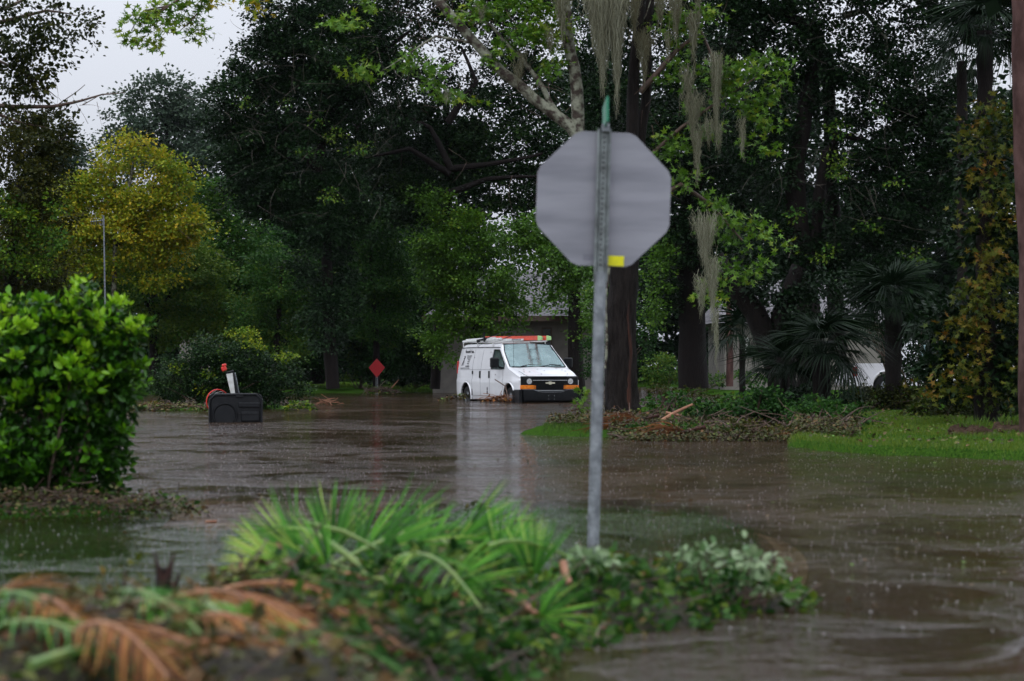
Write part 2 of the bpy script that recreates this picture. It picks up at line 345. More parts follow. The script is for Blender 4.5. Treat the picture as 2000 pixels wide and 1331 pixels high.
def water_mat():
    m = bpy.data.materials.new('flood_water'); m.use_nodes = True; nt = m.node_tree; nt.nodes.clear(); L = nt.links.new
    out = N(nt, 'ShaderNodeOutputMaterial'); tc = N(nt, 'ShaderNodeTexCoord')
    def noise(sc, det, ro=.55, st=(1,1,1), dist=0):
        mp = N(nt, 'ShaderNodeMapping'); mp.inputs['Scale'].default_value = st; L(tc.outputs['Object'], mp.inputs[0])
        n = N(nt, 'ShaderNodeTexNoise'); n.inputs['Scale'].default_value = sc; n.inputs['Detail'].default_value = det
        n.inputs['Roughness'].default_value = ro; n.inputs['Distortion'].default_value = dist; L(mp.outputs[0], n.inputs['Vector']); return n.outputs[0]
    big = noise(.16, 3); mid = noise(5.0, 3, .6, (1,1.5,1), .3); fine = noise(22, 3, .6)
    vo = N(nt, 'ShaderNodeTexVoronoi', feature='F1'); vo.inputs['Scale'].default_value = 7.0; L(tc.outputs['Object'], vo.inputs['Vector'])
    sn = N(nt, 'ShaderNodeMath', operation='MULTIPLY'); sn.inputs[1].default_value = 42; L(vo.outputs['Distance'], sn.inputs[0])
    si = N(nt, 'ShaderNodeMath', operation='SINE'); L(sn.outputs[0], si.inputs[0])
    # wind: patches of stronger and of calmer ripple
    wp = N(nt, 'ShaderNodeMapRange'); wp.inputs[1].default_value = .38; wp.inputs[2].default_value = .62; wp.inputs[3].default_value = .45; wp.inputs[4].default_value = 1.6
    L(big, wp.inputs[0])
    def madd(a, k, c=None):
        n = N(nt, 'ShaderNodeMath', operation='MULTIPLY_ADD'); L(a, n.inputs[0]); n.inputs[1].default_value = k
        if c is None: n.inputs[2].default_value = 0
        else: L(c, n.inputs[2])
        return n.outputs[0]
    cat = noise(.9, 4, .65, (1.1, .8, 1), .8)
    cp = N(nt, 'ShaderNodeMapRange'); cp.inputs[1].default_value = .42; cp.inputs[2].default_value = .60; cp.inputs[3].default_value = .25; cp.inputs[4].default_value = 1.7; L(cat, cp.inputs[0])
    wm = N(nt, 'ShaderNodeMath', operation='MULTIPLY'); L(wp.outputs[0], wm.inputs[0]); L(cp.outputs[0], wm.inputs[1]); wp = wm
    h = madd(mid, .055); h = madd(fine, .012, h); h = madd(si.outputs[0], .0016, h)
    hm = N(nt, 'ShaderNodeMath', operation='MULTIPLY'); L(h, hm.inputs[0]); L(wp.outputs[0], hm.inputs[1])
    bp = N(nt, 'ShaderNodeBump'); bp.inputs['Strength'].default_value = 1.0; bp.inputs['Distance'].default_value = WATER_BUMP; L(hm.outputs[0], bp.inputs['Height'])
    gl = N(nt, 'ShaderNodeBsdfGlossy'); gl.inputs['Roughness'].default_value = .05; L(bp.outputs[0], gl.inputs['Normal'])
    gl.inputs[0].default_value = (.97,.97,1,1)
    df = N(nt, 'ShaderNodeBsdfDiffuse'); df.inputs[0].default_value = (.052,.031,.017,1); L(bp.outputs[0], df.inputs['Normal'])
    tr = N(nt, 'ShaderNodeBsdfTransparent'); tr.inputs[0].default_value = (.90,.88,.78,1)
    mk = N(nt, 'ShaderNodeMapRange'); mk.inputs[1].default_value = .35; mk.inputs[2].default_value = .65; mk.inputs[3].default_value = .22; mk.inputs[4].default_value = .55
    L(noise(.35, 4, .6, (1,1,1), 1.0), mk.inputs[0])
    # deeper water is murkier
    dp = N(nt, 'ShaderNodeAttribute', attribute_name='depth'); dm = N(nt, 'ShaderNodeMapRange'); dm.inputs[1].default_value = .05; dm.inputs[2].default_value = .24; dm.inputs[3].default_value = .25; dm.inputs[4].default_value = 1.5
    L(dp.outputs['Fac'], dm.inputs[0]); dk = N(nt, 'ShaderNodeMath', operation='MULTIPLY'); L(mk.outputs[0], dk.inputs[0]); L(dm.outputs[0], dk.inputs[1]); mk = dk
    m1 = N(nt, 'ShaderNodeMixShader'); L(mk.outputs[0], m1.inputs[0]); L(tr.outputs[0], m1.inputs[1]); L(df.outputs[0], m1.inputs[2])
    fr = N(nt, 'ShaderNodeFresnel'); fr.inputs[0].default_value = 1.33; L(bp.outputs[0], fr.inputs['Normal'])
    fk = N(nt, 'ShaderNodeMath', operation='MULTIPLY'); fk.inputs[1].default_value = .85; L(fr.outputs[0], fk.inputs[0])
    m2 = N(nt, 'ShaderNodeMixShader'); L(fk.outputs[0], m2.inputs[0]); L(m1.outputs[0], m2.inputs[1]); L(gl.outputs[0], m2.inputs[2])
    L(m2.outputs[0], out.inputs[0]); return m
WATER_BUMP = 0.40
me = gridmesh('flood_water', gx, gy, np.zeros(len(HZ)))
a_ = me.attributes.new('depth', 'FLOAT', 'POINT'); a_.data.foreach_set('value', np.clip(-HZ, 0, 1).astype(np.float32))
me.materials.append(water_mat()); tag(link('flood_water', me), kind='structure')

# road sheet (drowned): runs from the camera's right to the far left, and on behind the island
def sheet(name, poly, z, m, **k):
    mb = MB(); mb.add([(x, y, z) for x, y in poly], [tuple(range(len(poly)))]); o = mb.build(name, m, smooth=False); tag(o, kind='structure'); return o
sheet('road', [(-9,3),(12,3),(12,22),(9,27),(3.0,33),(1.2,38),(0.6,60),(4,95),(9,127),(-3,127),(-9,95),(-9,60),(-9,40)], -.20, M['asphalt'])
# concrete kerb with gutter round the drowned island, as blocks
isl = BL[0]
def isl_pt(a, k):
    c, s = math.cos(isl[4]), math.sin(isl[4])
    ca, sa = math.cos(a), math.sin(a); r = (abs(ca)**2.2 + abs(sa)**2.2)**(-1/2.2)
    u, v = ca*r*(isl[2]+k), sa*r*(isl[3]+k)
    return (isl[0] + u*c - v*s, isl[1] + u*s + v*c)
mb = MB(); nseg = 90
for i in range(nseg):
    a0, a1 = 2*math.pi*i/nseg, 2*math.pi*(i+.97)/nseg
    p = [isl_pt(a0,.05), isl_pt(a0,.24), isl_pt(a1,.24), isl_pt(a1,.05)]
    zt = -.125
    mb.add([(x,y,-.4) for x,y in p] + [(x,y,zt - (.05 if j in (1,2) else 0)) for j,(x,y) in enumerate(p)], [(0,3,2,1),(4,5,6,7),(0,1,5,4),(1,2,6,5),(2,3,7,6),(3,0,4,7)])
tag(mb.build('kerb', M['concrete'], smooth=False), kind='structure')
sheet('path', [(-2.6,19.5),(-.9,19.5),(-1.35,13.0),(-1.5,10.6),(-2.6,9.2),(-4,9.2),(-4,10.2),(-2.3,10.8),(-2.15,13.5)], -.068, M['concrete'])

# ------------------------------------------------------------------ leaf clouds
T_KITE = (np.array([(0,0,0),(-.38,.45,.08),(0,1,0),(.38,.45,.08)], float), [(0,3,2),(0,2,1)])
T_QUAD = (np.array([(0,0,0),(-.42,.45,.0),(0,1,.04),(.42,.45,0)], float), [(0,3,2,1)])
T_OVAL = (np.array([(0,0,0),(-.24,.28,.07),(-.25,.65,.05),(0,1,-.04),(.25,.65,.05),(.24,.28,.07),(0,.45,-.02)], float),
          [(0,6,1),(1,6,2),(2,6,3),(3,6,4),(4,6,5),(5,6,0)])
_st = [(0,0.28,0)]
for k in range(5):
    a = R(90 + (k-2)*62); rr = [.62,.8,.95,.8,.62][k]
    ai = a + R(31)
    _st.append((math.cos(a-R(31))*.24 if k == 0 else None, 0, 0)) if False else None
    _st.append((math.cos(a)*rr*.75, .28 + math.sin(a)*rr*.75, .03))
    _st.append((math.cos(ai)*.22, .28 + math.sin(ai)*.22, -.02))
T_STAR = (np.array(_st, float), [(0, i, i+1) for i in range(1, 10)] + [(0, 10, 1)])

def nrm(a): return a/np.maximum(np.linalg.norm(a, axis=1, keepdims=True), 1e-9)
def leafcloud(name, pts, dirs, size, tint, mt, parent=None, tmpl=T_KITE, flat=.0, up=None):
    """every point becomes one leaf: dirs = where the leaf points; the blade's normal is random, pulled upwards by flat"""
    V, Fs = tmpl; n = len(pts)
    d = nrm(dirs); rn = rng.normal(size=(n,3)); rn[:,2] = np.abs(rn[:,2])*(1+flat*3) + flat
    s = nrm(np.cross(d, rn)); nn = np.cross(s, d)
    size = np.broadcast_to(np.asarray(size, float), (n,))
    co = pts[:,None,:] + size[:,None,None]*(V[None,:,0:1]*s[:,None,:] + V[None,:,1:2]*d[:,None,:] + V[None,:,2:3]*nn[:,None,:])
    k = len(V); fs_ = (np.array(Fs)[None,:,:] + (np.arange(n)*k)[:,None,None]).reshape(-1, len(Fs[0]))
    me = npmesh(name, co.reshape(-1,3), fs_, np.repeat(np.clip(tint,0,1), len(Fs)), False)
    me.materials.append(mt); o = link(name, me)
    if parent is not None: o.parent = parent; o.matrix_parent_inverse = WM(parent).inverted(); o['kind'] = 'stuff'
    return o
def clump_points(c, r, n, tufts, tr, shell=.35):
    """n leaves in tufts inside an ellipsoid at c with radii r"""
    t = rng.normal(size=(tufts,3)); t = nrm(t)*(rng.uniform(shell, 1, (tufts,1))**.55)*(1+.22*rng.normal(size=(tufts,1))*.8)
    tc = np.array(c) + t*np.array(r)
    i = rng.integers(0, tufts, n); off = rng.normal(size=(n,3))*tr*rng.uniform(.35,.8,(tufts,1))[i]*np.array([1,1,.55])
    p = tc[i] + off
    d = nrm(off)*.8 + nrm(t[i])*.5 + rng.normal(size=(n,3))*.45 + np.array([0,0,-.25])
    ct = rng.uniform(-.5, .5, tufts)[i]
    return p, d, ct
def crown(parent, Y, clumps, lm, leaf=.16, cover=2.6, tint=.5, spread=.5, depth=1.0, tmpl=T_KITE, tr=.35, name='crown', flat=.25):
    """clumps: (px, py, rx, ry [, cover]) of the photo set at the tree's own distance"""
    Ps, Ds, Ts = [], [], []
    s = F/Y; leaf = leaf*(.80 if Y > 50 else .92)
    for j, c in enumerate(clumps):
        px, py, rx, ry = c[:4]; cv = c[4] if len(c) > 4 else cover; yo = c[5] if len(c) > 5 else 0
        a, b = rx/s, ry/s; dp = depth*min(max(a, b), 1.6*min(a, b)); A = math.pi*a*b
        n = int(A*cv*CROWN_K/(leaf*leaf*.21))
        tf = max(6, int(A/(tr*tr)*1.5))
        yy = Y + rng.uniform(-.3, .3)*dp*.8 + yo
        p, d, ct = clump_points(P(px, py, yy), (a, dp, b), n, tf, tr)
        Ps.append(p); Ds.append(d); Ts.append(tint + rng.uniform(-.12,.12)*spread*2 + ct*spread*.6 + rng.normal(size=n)*.16)
    p = np.concatenate(Ps); d = np.concatenate(Ds); t = np.concatenate(Ts); ok = p[:,2] > .03
    p, d, t = p[ok], d[ok], t[ok]
    return leafcloud(name, p, d, leaf*rng.uniform(.7, 1.25, len(p)), t, LM[lm], parent, tmpl, flat)
def high_crown(Y, clumps, lm, parent):  # unseen crown tops added outside the view to darken water and undergrowth
    return crown(parent, Y, clumps, lm, .38, 2.6, .35, .5, tr=.8, tmpl=T_QUAD, name='unseen_upper_crown', depth=1.0)
def bend(a, b, n=7, amp=.25, sag=0):
    a, b = Vector(a), Vector(b); L_ = (b-a).length; out = []
    o = Vector((random.uniform(-9,9),)*3)
    for i in range(n):
        t = i/(n-1); p = a.lerp(b, t)
        k = math.sin(math.pi*t)*amp*L_*.2
        q = mn.noise_vector(p*.35 + o)*k; p = p + q; p.z -= sag*math.sin(math.pi*t)*L_
        out.append(p)
    return out
def limb(parent, pts, r0, r1, m, name='limb', n=8, jit=.08, sub=3):
    """a tapering limb through pixel points"""
    q = []
    for a, b in zip(pts[:-1], pts[1:]): q += bend(a, b, sub+1)[:-1]
    q.append(Vector(pts[-1])); k = len(q)
    mb = MB(); mb.tube(q, [r0 + (r1-r0)*(i/(k-1))**.8 for i in range(k)], n, jit)
    return mb.build(name, m, parent, True, ang=80), q
def twigs(parent, starts, Y, n, length, r, m, name='twigs', droop=.1, side=0, jit=.0):
    mb = MB()
    for _ in range(n):
        a = Vector(random.choice(starts)) + Vector((random.gauss(0,1), random.gauss(0,.5), random.gauss(0,1)))*jit; d = Vector((random.gauss(side,1), random.gauss(0,.7), random.gauss(-droop,.7))).normalized()*random.uniform(.5,1)*length
        q = bend(a, a+d, 5, 1.2); mb.tube(q, [r*(1-.8*i/4) for i in range(5)], 4)
    o = mb.build(name, m, parent, True, ang=80); o['kind'] = 'stuff'; return o
def tree(name, label, cat, px, Y, group=None, z=None):
    x = PX(px, Y); return empty(name, (x, Y, max(hpt(x, Y), -.2) if z is None else z), label, cat, group)

CROWN_K = 1.15
# ---- far trees
t = tree('tree', 'tall hazy grey-green tree standing against the sky behind the yellow tree', 'tree', 330, 168)
limb(t, [P(330,745,168),P(335,450,168),P(320,200,168)], .5, .1, M['darkbark'], 'trunk')
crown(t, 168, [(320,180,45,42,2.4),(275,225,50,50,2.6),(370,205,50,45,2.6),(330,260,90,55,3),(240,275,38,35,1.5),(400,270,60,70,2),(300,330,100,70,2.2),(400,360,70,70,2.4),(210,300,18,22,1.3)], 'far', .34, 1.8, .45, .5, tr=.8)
t = tree('tree', 'dark distant tree peeping over the yellow foliage at the left', 'tree', 120, 150)
limb(t, [P(120,745,150),P(120,300,150)], .4, .1, M['darkbark'], 'trunk')
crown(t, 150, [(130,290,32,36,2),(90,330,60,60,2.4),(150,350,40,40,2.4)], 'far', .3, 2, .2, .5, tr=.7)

# ---- far wood as one mass
o = crown(None, 140, [(x, 590+random.uniform(-20,20), 95, 150, 3.2) for x in range(-80, 900, 95)] +
          [(x, 380+random.uniform(-20,20), 90, 120, 3.0) for x in range(520, 950, 90)] + [(x, 200, 80, 90, 2.4) for x in (560, 640, 1120, 1200)] +
          [(x, 640, 70, 80, 3.2) for x in range(900, 1150, 60)] + [(x, 700, 60, 45, 3.4) for x in range(-60, 2080, 75)] +
          [(x, 500+random.uniform(-20,20), 95, 190, 3.0) for x in range(1160, 2100, 95)] +
          [(x, 250+random.uniform(-20,20), 85, 110, 2.2) for x in range(1180, 1560, 90)] +
          [(x, 260, 80, 110, 2.2) for x in range(1880, 2080, 80)], 'oak', .50, 2.9, .35, .5, depth=1.3, tmpl=T_QUAD, tr=.9, name='far_wood')
tag(o, 'dark wood closing the view behind all the garden trees', 'wood', kind='stuff')

# ---- left trees
t = tree('tree', 'yellow-green tree turning gold beneath the hazy one at left', 'tree', 215, 92)
tr_, q = limb(t, [P(225,750,92),P(222,560,92),P(228,400,92),P(222,320,92)], .14, .05, M['lichen'], 'trunk')
limb(t, [P(226,440,92),P(255,350,92),P(262,290,92)], .12, .03, M['lichen']); limb(t, [P(226,480,92),P(290,390,92),P(315,330,92)], .12, .03, M['darkbark'])
crown(t, 92, [(215,315,32,42,2.2),(262,272,26,22,2),(255,300,16,30,1.8),(308,325,42,36,2.2),(345,315,20,28,2),(150,370,42,32,2.2),(190,380,50,40,2.4),(260,400,80,45,2.6),
              (335,390,38,35,2.4),(105,400,45,35,2.2),(150,440,75,40,2.6),(240,460,95,45,2.6),(300,400,70,40,2.2),(350,440,50,40,2.2),(70,430,40,30,2.2),(320,450,45,35,2.4),(180,350,20,20,2),(110,380,40,30,2.2),(60,400,40,34,2),(350,370,24,30,2),(380,440,24,34,1.8),(70,470,50,34,2),(110,520,60,34,2),(290,540,60,34,1.8),(120,470,60,40,2.2),(330,490,50,35,2),(250,500,90,35,2.2),(180,520,60,30,1.8),(360,420,20,24,1.8)], 'yellow', .17, 2.4, .60, .55, tr=.42)
t = tree('tree', 'mid-green tree between the antenna mast and the yellow tree', 'tree', 130, 98)
limb(t, [P(130,750,98),P(140,560,98)], .25, .1, M['darkbark'], 'trunk'); limb(t, [P(150,640,98),P(200,560,98)], .12, .04, M['darkbark'])
crown(t, 98, [(60,520,80,70),(150,530,90,60),(40,600,80,70),(150,620,90,70),(230,540,60,60)], 'green', .17, 2.6, .8, .5, tr=.42)
t = tree('tree', 'green leafy tree above the basketball base and its fallen bush', 'tree', 300, 96)
limb(t, [P(300,750,96),P(296,600,96),P(310,500,96)], .22, .08, M['darkbark'], 'trunk')
limb(t, [P(297,640,96),P(340,560,96),P(390,520,96)], .13, .04, M['darkbark']); limb(t, [P(297,610,96),P(260,540,96)], .1, .03, M['darkbark'])
crown(t, 96, [(300,560,80,60),(370,520,80,50),(330,640,90,50),(400,600,75,60),(270,490,60,30,2),(420,660,60,40,2.2),(350,470,40,25,2)], 'green', .16, 2.4, .82, .5, tr=.4)
t = tree('tree', 'bushy bluish-green tree left of the dark vine-hung oak', 'tree', 440, 100)
limb(t, [P(450,750,100),P(440,600,100),P(430,480,100)], .25, .08, M['darkbark'], 'trunk')
crown(t, 100, [(400,410,50,45),(430,470,80,60),(490,520,80,70),(450,570,80,60),(520,600,70,60),(420,380,30,25)], 'green', .17, 2.7, .62, .5, tr=.42)
t = tree('tree', 'dark green tree behind the red diamond sign', 'tree', 620, 104)
limb(t, [P(620,750,104),P(615,600,104),P(600,470,104)], .3, .1, M['darkbark'], 'trunk')
crown(t, 104, [(600,480,80,80),(650,560,90,80),(560,560,70,80),(600,660,90,80),(720,600,90,90),(700,500,80,80),(520,690,70,50),(760,700,80,45)], 'green', .18, 2.8, .12, .45, tr=.45)
t = tree('tree', 'olive-brown shaggy tree at the left picture edge above the bush', 'tree', 20, 68)
limb(t, [P(10,770,68),P(20,560,68),P(40,350,68)], .3, .1, M['darkbark'], 'trunk')
crown(t, 68, [(30,280,70,45),(80,260,50,35),(50,360,80,60),(110,300,35,40),(30,450,80,60),(80,430,50,50,2),(20,540,90,60),(100,530,45,40,1.8),(-20,620,60,60)], 'olive', .14, 2.6, .42, .5, tr=.35)
crown(t, 67, [(40,430,40,26,1.4),(90,470,36,26,1.5),(20,500,40,30,1.4),(110,400,26,18,1.3),(70,530,40,24,1.4),(10,400,24,20,1.0)], 'yellow', .13, 1.4, .22, .6, tr=.25, name='yellowing_foliage')
t = empty('tree', (PX(-330, 45), 45, .1), 'dark tree reaching in from the upper left with fine drooping twigs', 'tree')
limb(t, [P(-330,815,45),P(-320,400,45),P(-260,120,45)], .32, .2, M['darkbark'], 'trunk')
st = []
for pts, r0 in (([(-300,150),(-60,60),(90,20),(150,30)], .08), ([(-300,200),(-20,205),(100,208),(160,196),(200,184),(243,180)], .06), ([(-200,160),(0,120),(60,150),(110,190)], .05),
                ([(-200,100),(20,10),(110,-30)], .07), ([(-40,205),(40,240),(95,250)], .04), ([(110,206),(140,185),(165,165)], .012)):
    _, q = limb(t, [P(a,b,45) for a,b in pts], r0, .006, M['twig'], n=5); st += q[2:-1]
for q in ([(160,205),(195,185),(243,176)],): limb(t, [P(a,b,45) for a,b in q], .014, .003, M['twig'], n=4)
twigs(t, st[:14], 45, 70, .6, .006, M['twig'], jit=.25)
crown(t, 45, [(30,80,80,38,1.5),(100,65,50,30,1.3),(165,45,30,30,1.0),(20,20,70,25,1.0),(110,15,40,20,.8),(50,130,60,28,1.6),(70,170,45,24,1.2),(20,160,50,30,1.6),(120,110,25,25,.7),
              (130,215,26,14,.6),(100,235,30,20,1.0),(40,230,60,25,1.6),(150,200,18,10,.4),(180,90,12,15,.5)], 'olive', .095, 1.2, .30, .5, tr=.14, flat=0)
t = empty('tree', (PX(330,44), 44, -.2), 'sweetgum branch spray hanging from above into the sky gap', 'branch')
t.location = P(480,-160,44)
st = []
for pts, r0 in (([(480,-160),(400,-40),(330,10),(270,40)], .05), ([(400,-40),(390,20),(350,60)], .03), ([(360,-10),(300,30),(300,60)], .025),([(330,10),(280,20),(255,60)],.02)):
    _, q = limb(t, [P(a,b,44) for a,b in pts], r0, .008, M['twig'], n=5); st += q
crown(t, 44, [(270,40,24,18,1.6),(262,70,22,16,1.5),(300,20,26,18,1.5),(325,50,24,16,1.6),(300,72,18,20,1.6),(345,30,26,18,1.7),(378,25,20,20,1.6),(375,62,20,18,1.5),(330,5,40,12,1.5),(385,5,26,12,1.4),(245,78,12,10,1.2),(300,95,12,8,1.2),(290,45,22,16,1.4),(400,-5,40,14,1.6),(460,-8,30,10,1.4),(255,45,16,14,1.2),(392,62,14,16,1.4)],
      'gum', .15, 1.6, .68, .8, tr=.16, tmpl=T_STAR)
crown(t, 44, [(420,2,22,8,1.2),(490,0,22,12,1.4),(500,20,12,10,1)], 'yellow', .14, 1.6, .8, .5, tr=.16, tmpl=T_STAR, name='yellow_spray')

t = tree('tree', 'deep green round tree filling the gap between the hoop bush and the diamond marker', 'tree', 540, 93)
limb(t, [P(540,755,93),P(545,620,93),P(550,520,93)], .16, .07, M['darkbark'], 'trunk')
crown(t, 93, [(540,560,60,50),(590,610,50,45),(500,620,50,40),(560,670,60,36),(600,520,40,36),(520,500,36,28,2)], 'green', .15, 2.6, .6, .6, tr=.38)
t = tree('tree', 'tall deep green tree rising behind the diamond marker to the oak limbs', 'tree', 735, 97)
limb(t, [P(735,755,97),P(730,600,97),P(725,450,97)], .16, .07, M['darkbark'], 'trunk')
crown(t, 97, [(720,440,55,50),(770,480,50,50),(740,540,60,50),(700,590,45,40),(790,580,40,44),(740,640,60,36),(690,500,36,36)], 'green', .15, 2.6, .45, .6, tr=.38)
# ---- the great oak
t = tree('oak_tree', 'big near-black oak with a long vine-hung mass drooping beside the sky', 'tree', 640, 84)
limb(t, [P(650,760,84),P(640,560,84),P(625,300,84),P(640,120,84)], .24, .14, M['darkbark'], 'trunk')
limb(t, [P(630,340,84),P(540,240,84),P(480,190,84)], .2, .05, M['darkbark']); limb(t, [P(640,220,84),P(720,120,84),P(800,60,84)], .2, .05, M['darkbark'])
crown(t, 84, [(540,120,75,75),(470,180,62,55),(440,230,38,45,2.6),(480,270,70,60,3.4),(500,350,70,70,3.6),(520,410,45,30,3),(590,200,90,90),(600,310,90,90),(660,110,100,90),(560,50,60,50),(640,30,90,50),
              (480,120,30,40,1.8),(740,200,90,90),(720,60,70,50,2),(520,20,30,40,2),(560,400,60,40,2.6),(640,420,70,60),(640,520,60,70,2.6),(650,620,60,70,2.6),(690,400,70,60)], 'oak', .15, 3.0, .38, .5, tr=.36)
twigs(t, [P(a,b,82) for a,b in ((560,140),(500,250),(600,260),(660,160),(700,220),(620,90),(560,330),(660,320))], 82, 130, 1.5, .009, M['greytwig'], jit=1.5)
crown(t, 82, [(620,230,12,8,.9),(655,260,18,12,.8),(600,300,16,10,.8),(690,150,14,9,.9),(560,200,12,8,.7),(640,380,20,12,.9),(700,290,20,12,.9),(470,200,14,10,.6)], 'green', .13, .9, .8, .6, tr=.2, name='green_sprays')  # brighter green leaf sprays scattered over the dark crown
high_crown(84, [(640,-130,130,110),(760,-160,120,120)], 'oak', t)
t = tree('oak_tree', 'spreading oak above the van with bare dark lower limbs', 'tree', 840, 92)
limb(t, [P(850,760,92),P(860,560,92),P(880,340,92),P(870,180,92)], .2, .12, M['darkbark'], 'trunk')
for pts in ([(880,340),(800,290),(730,305)],[(880,330),(960,320),(1060,300)],[(870,380),(950,350),(1060,345)],[(870,200),(780,120),(720,40)],[(875,240),(930,160),(900,90)],[(700,260),(690,200),(640,170)],[(880,330),(840,250),(760,210)]):
    limb(t, [P(a,b,90) for a,b in pts], .15, .05, M['darkbark'], n=7)
_sp = [P(a,b,90) for a,b in ((780,120),(740,60),(700,90),(900,90),(850,130),(820,60),(930,60))]
twigs(t, _sp, 90, 160, 1.7, .012, M['twig'], jit=1.6)
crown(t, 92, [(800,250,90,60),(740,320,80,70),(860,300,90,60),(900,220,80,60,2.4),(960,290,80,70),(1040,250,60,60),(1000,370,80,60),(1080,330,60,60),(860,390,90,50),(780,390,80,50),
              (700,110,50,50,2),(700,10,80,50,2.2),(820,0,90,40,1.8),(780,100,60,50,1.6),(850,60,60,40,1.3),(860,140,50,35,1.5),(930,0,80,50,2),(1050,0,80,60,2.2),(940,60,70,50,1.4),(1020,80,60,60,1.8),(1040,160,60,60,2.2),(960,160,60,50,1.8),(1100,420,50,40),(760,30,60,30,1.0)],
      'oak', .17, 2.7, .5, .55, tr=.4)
high_crown(92, [(900,-130,160,110),(1060,-150,160,120)], 'oak', t)
t = tree('tree', 'yellow-green tree shading the grey roof directly behind the van', 'tree', 935, 90)
limb(t, [P(935,757,90),P(930,640,90),P(925,520,90)], .22, .08, M['darkbark'], 'trunk'); limb(t, [P(932,650,90),P(975,590,90)], .08, .03, M['darkbark'])
crown(t, 90, [(860,400,30,25,2),(830,380,30,18,1.2),(890,440,55,40),(880,500,60,45),(940,480,45,45),(920,560,85,50),(868,640,34,34,2),(872,690,24,34,2.2),(1010,600,30,24,2),(990,590,42,40),(900,620,60,28),(960,640,60,26,2.4),(870,560,40,40),(840,460,30,40,1.8),(985,540,30,20,2),(860,660,40,30,2),(850,520,40,50,2)], 'gum', .15, 2.6, .33, .7, tr=.36)
crown(t, 103, [(800,440,70,60),(780,540,70,70),(830,600,50,60),(780,660,80,60),(860,690,50,40,2)], 'green', .17, 2.8, .1, .4, tr=.4, name='dark_foliage')  # dark green leaf mass set behind the crown
t = tree('tree', 'dark-trunked tree behind the nose of the van, leaves over the roof corner', 'tree', 1125, 88)
limb(t, [P(1128,775,88),P(1124,640,88),P(1118,500,88),P(1140,380,88)], .32, .17, M['darkbark'], 'trunk')
limb(t, [P(1118,520,88),P(1080,470,88),P(1030,460,88)], .08, .02, M['darkbark'])
crown(t, 88, [(1060,470,50,32,1.7),(1090,520,38,30,1.9),(1075,570,26,20,1.2),(1140,560,35,40,2),(1060,520,20,16,1.0),(1020,480,26,20,.9),(1150,640,30,40,2),(1110,600,16,16,1.3),(1150,480,40,40)], 'gum', .16, 2, .35, .6, tr=.28)

crown(t, 84, [(1020,470,40,30,2.2),(1000,520,30,24,2),(1060,500,50,30,2.4),(1100,540,40,34,2.4),(1030,560,14,20,1.4),(1085,590,26,18,1.8),(1050,450,50,30,2.6),(985,480,24,24,1.6),(1140,520,40,40,2.6)], 'gum', .15, 2.2, .28, .6, tr=.3, name='front_foliage')
# ---- the sweetgum behind the stop sign
Y = 42
t = tree('sweetgum_tree', 'thick-trunked sweetgum behind the stop sign with lichened limbs and torn red bark', 'tree', 1218, Y)
mb = MB(); pts = [P(1218,845,Y),P(1217,825,Y),P(1215,790,Y),P(1213,740,Y),P(1213,680,Y),P(1214,600,Y),P(1219,520,Y),P(1223,460,Y),P(1228,400,Y),P(1234,340,Y)]
rad = [.40,.34,.30,.28,.265,.26,.25,.24,.21,.15]
pp_ = []; rr_ = []
for i_ in range(len(pts)-1):
    for k_ in range(4): pp_.append(pts[i_].lerp(pts[i_+1], k_/4) + Vector((random.gauss(0,.006),0,0))); rr_.append((rad[i_] + (rad[i_+1]-rad[i_])*k_/4)*random.uniform(.97,1.03))
mb.tube(pp_+[pts[-1]], rr_+[rad[-1]], 22, .055); mb.build('trunk', M['bark'], t, True, ang=80)
limb(t, [P(1190,520,Y-.3),P(1183,580,Y-.28),P(1185,650,Y-.26),P(1182,720,Y-.20)], .028, .022, M['lichen'], 'bark_strip')
limb(t, [P(1231,530,Y-.18),P(1226,600,Y-.21),P(1231,690,Y-.20),P(1228,800,Y-.25)], .030, .05, M['redwood'], 'torn_bark')
limb(t, [P(1225,440,Y),P(1170,360,Y),P(1130,265,Y),P(1122,130,Y),P(1108,60,Y),P(1098,-60,Y)], .15, .085, M['lichen'], n=12)
limb(t, [P(1231,360,Y),P(1236,240,Y),P(1240,120,Y),P(1250,-60,Y)], .12, .085, M['bark'], n=12)
limb(t, [P(1246,330,Y+.2),P(1262,200,Y+.2),P(1262,60,Y+.2),P(1275,-60,Y+.2)], .10, .075, M['bark'], n=10)
limb(t, [P(1150,300,Y),P(1112,244,Y),P(1040,190,Y),P(980,140,Y),P(930,85,Y),P(885,35,Y),P(835,-20,Y)], .115, .075, M['lichen'], n=10)
_,q1 = limb(t, [P(1095,232,Y),P(1060,170,Y),P(1020,115,Y),P(960,50,Y),P(900,20,Y)], .06, .02, M['lichen'], n=7)
_,q2 = limb(t, [P(1250,180,Y),P(1320,100,Y),P(1370,60,Y),P(1400,130,Y)], .06, .02, M['twig'], n=6)
_,q3 = limb(t, [P(1245,330,Y),P(1330,250,Y),P(1400,200,Y),P(1480,150,Y)], .05, .015, M['twig'], n=6)
_,q4 = limb(t, [P(1240,420,Y),P(1330,360,Y),P(1390,400,Y),P(1450,470,Y)], .06, .015, M['twig'], n=6)
_,q5 = limb(t, [P(930,85,Y),P(850,70,Y),P(790,110,Y),P(742,140,Y)], .03, .006, M['lichen'], n=5)
_,q6 = limb(t, [P(1378,110,Y),P(1372,140,Y),P(1345,165,Y),P(1335,215,Y)], .014, .006, M['lichen'], n=5)
limb(t, [P(1372,116,Y),P(1400,120,Y)], .014, .006, M['lichen'], n=5); limb(t, [P(1240,60,Y),P(1262,30,Y),P(1275,-10,Y)], .016, .008, M['lichen'], n=5)
twigs(t, q1+q3+q4+q2, Y, 60, .6, .007, M['twig'], jit=.2)
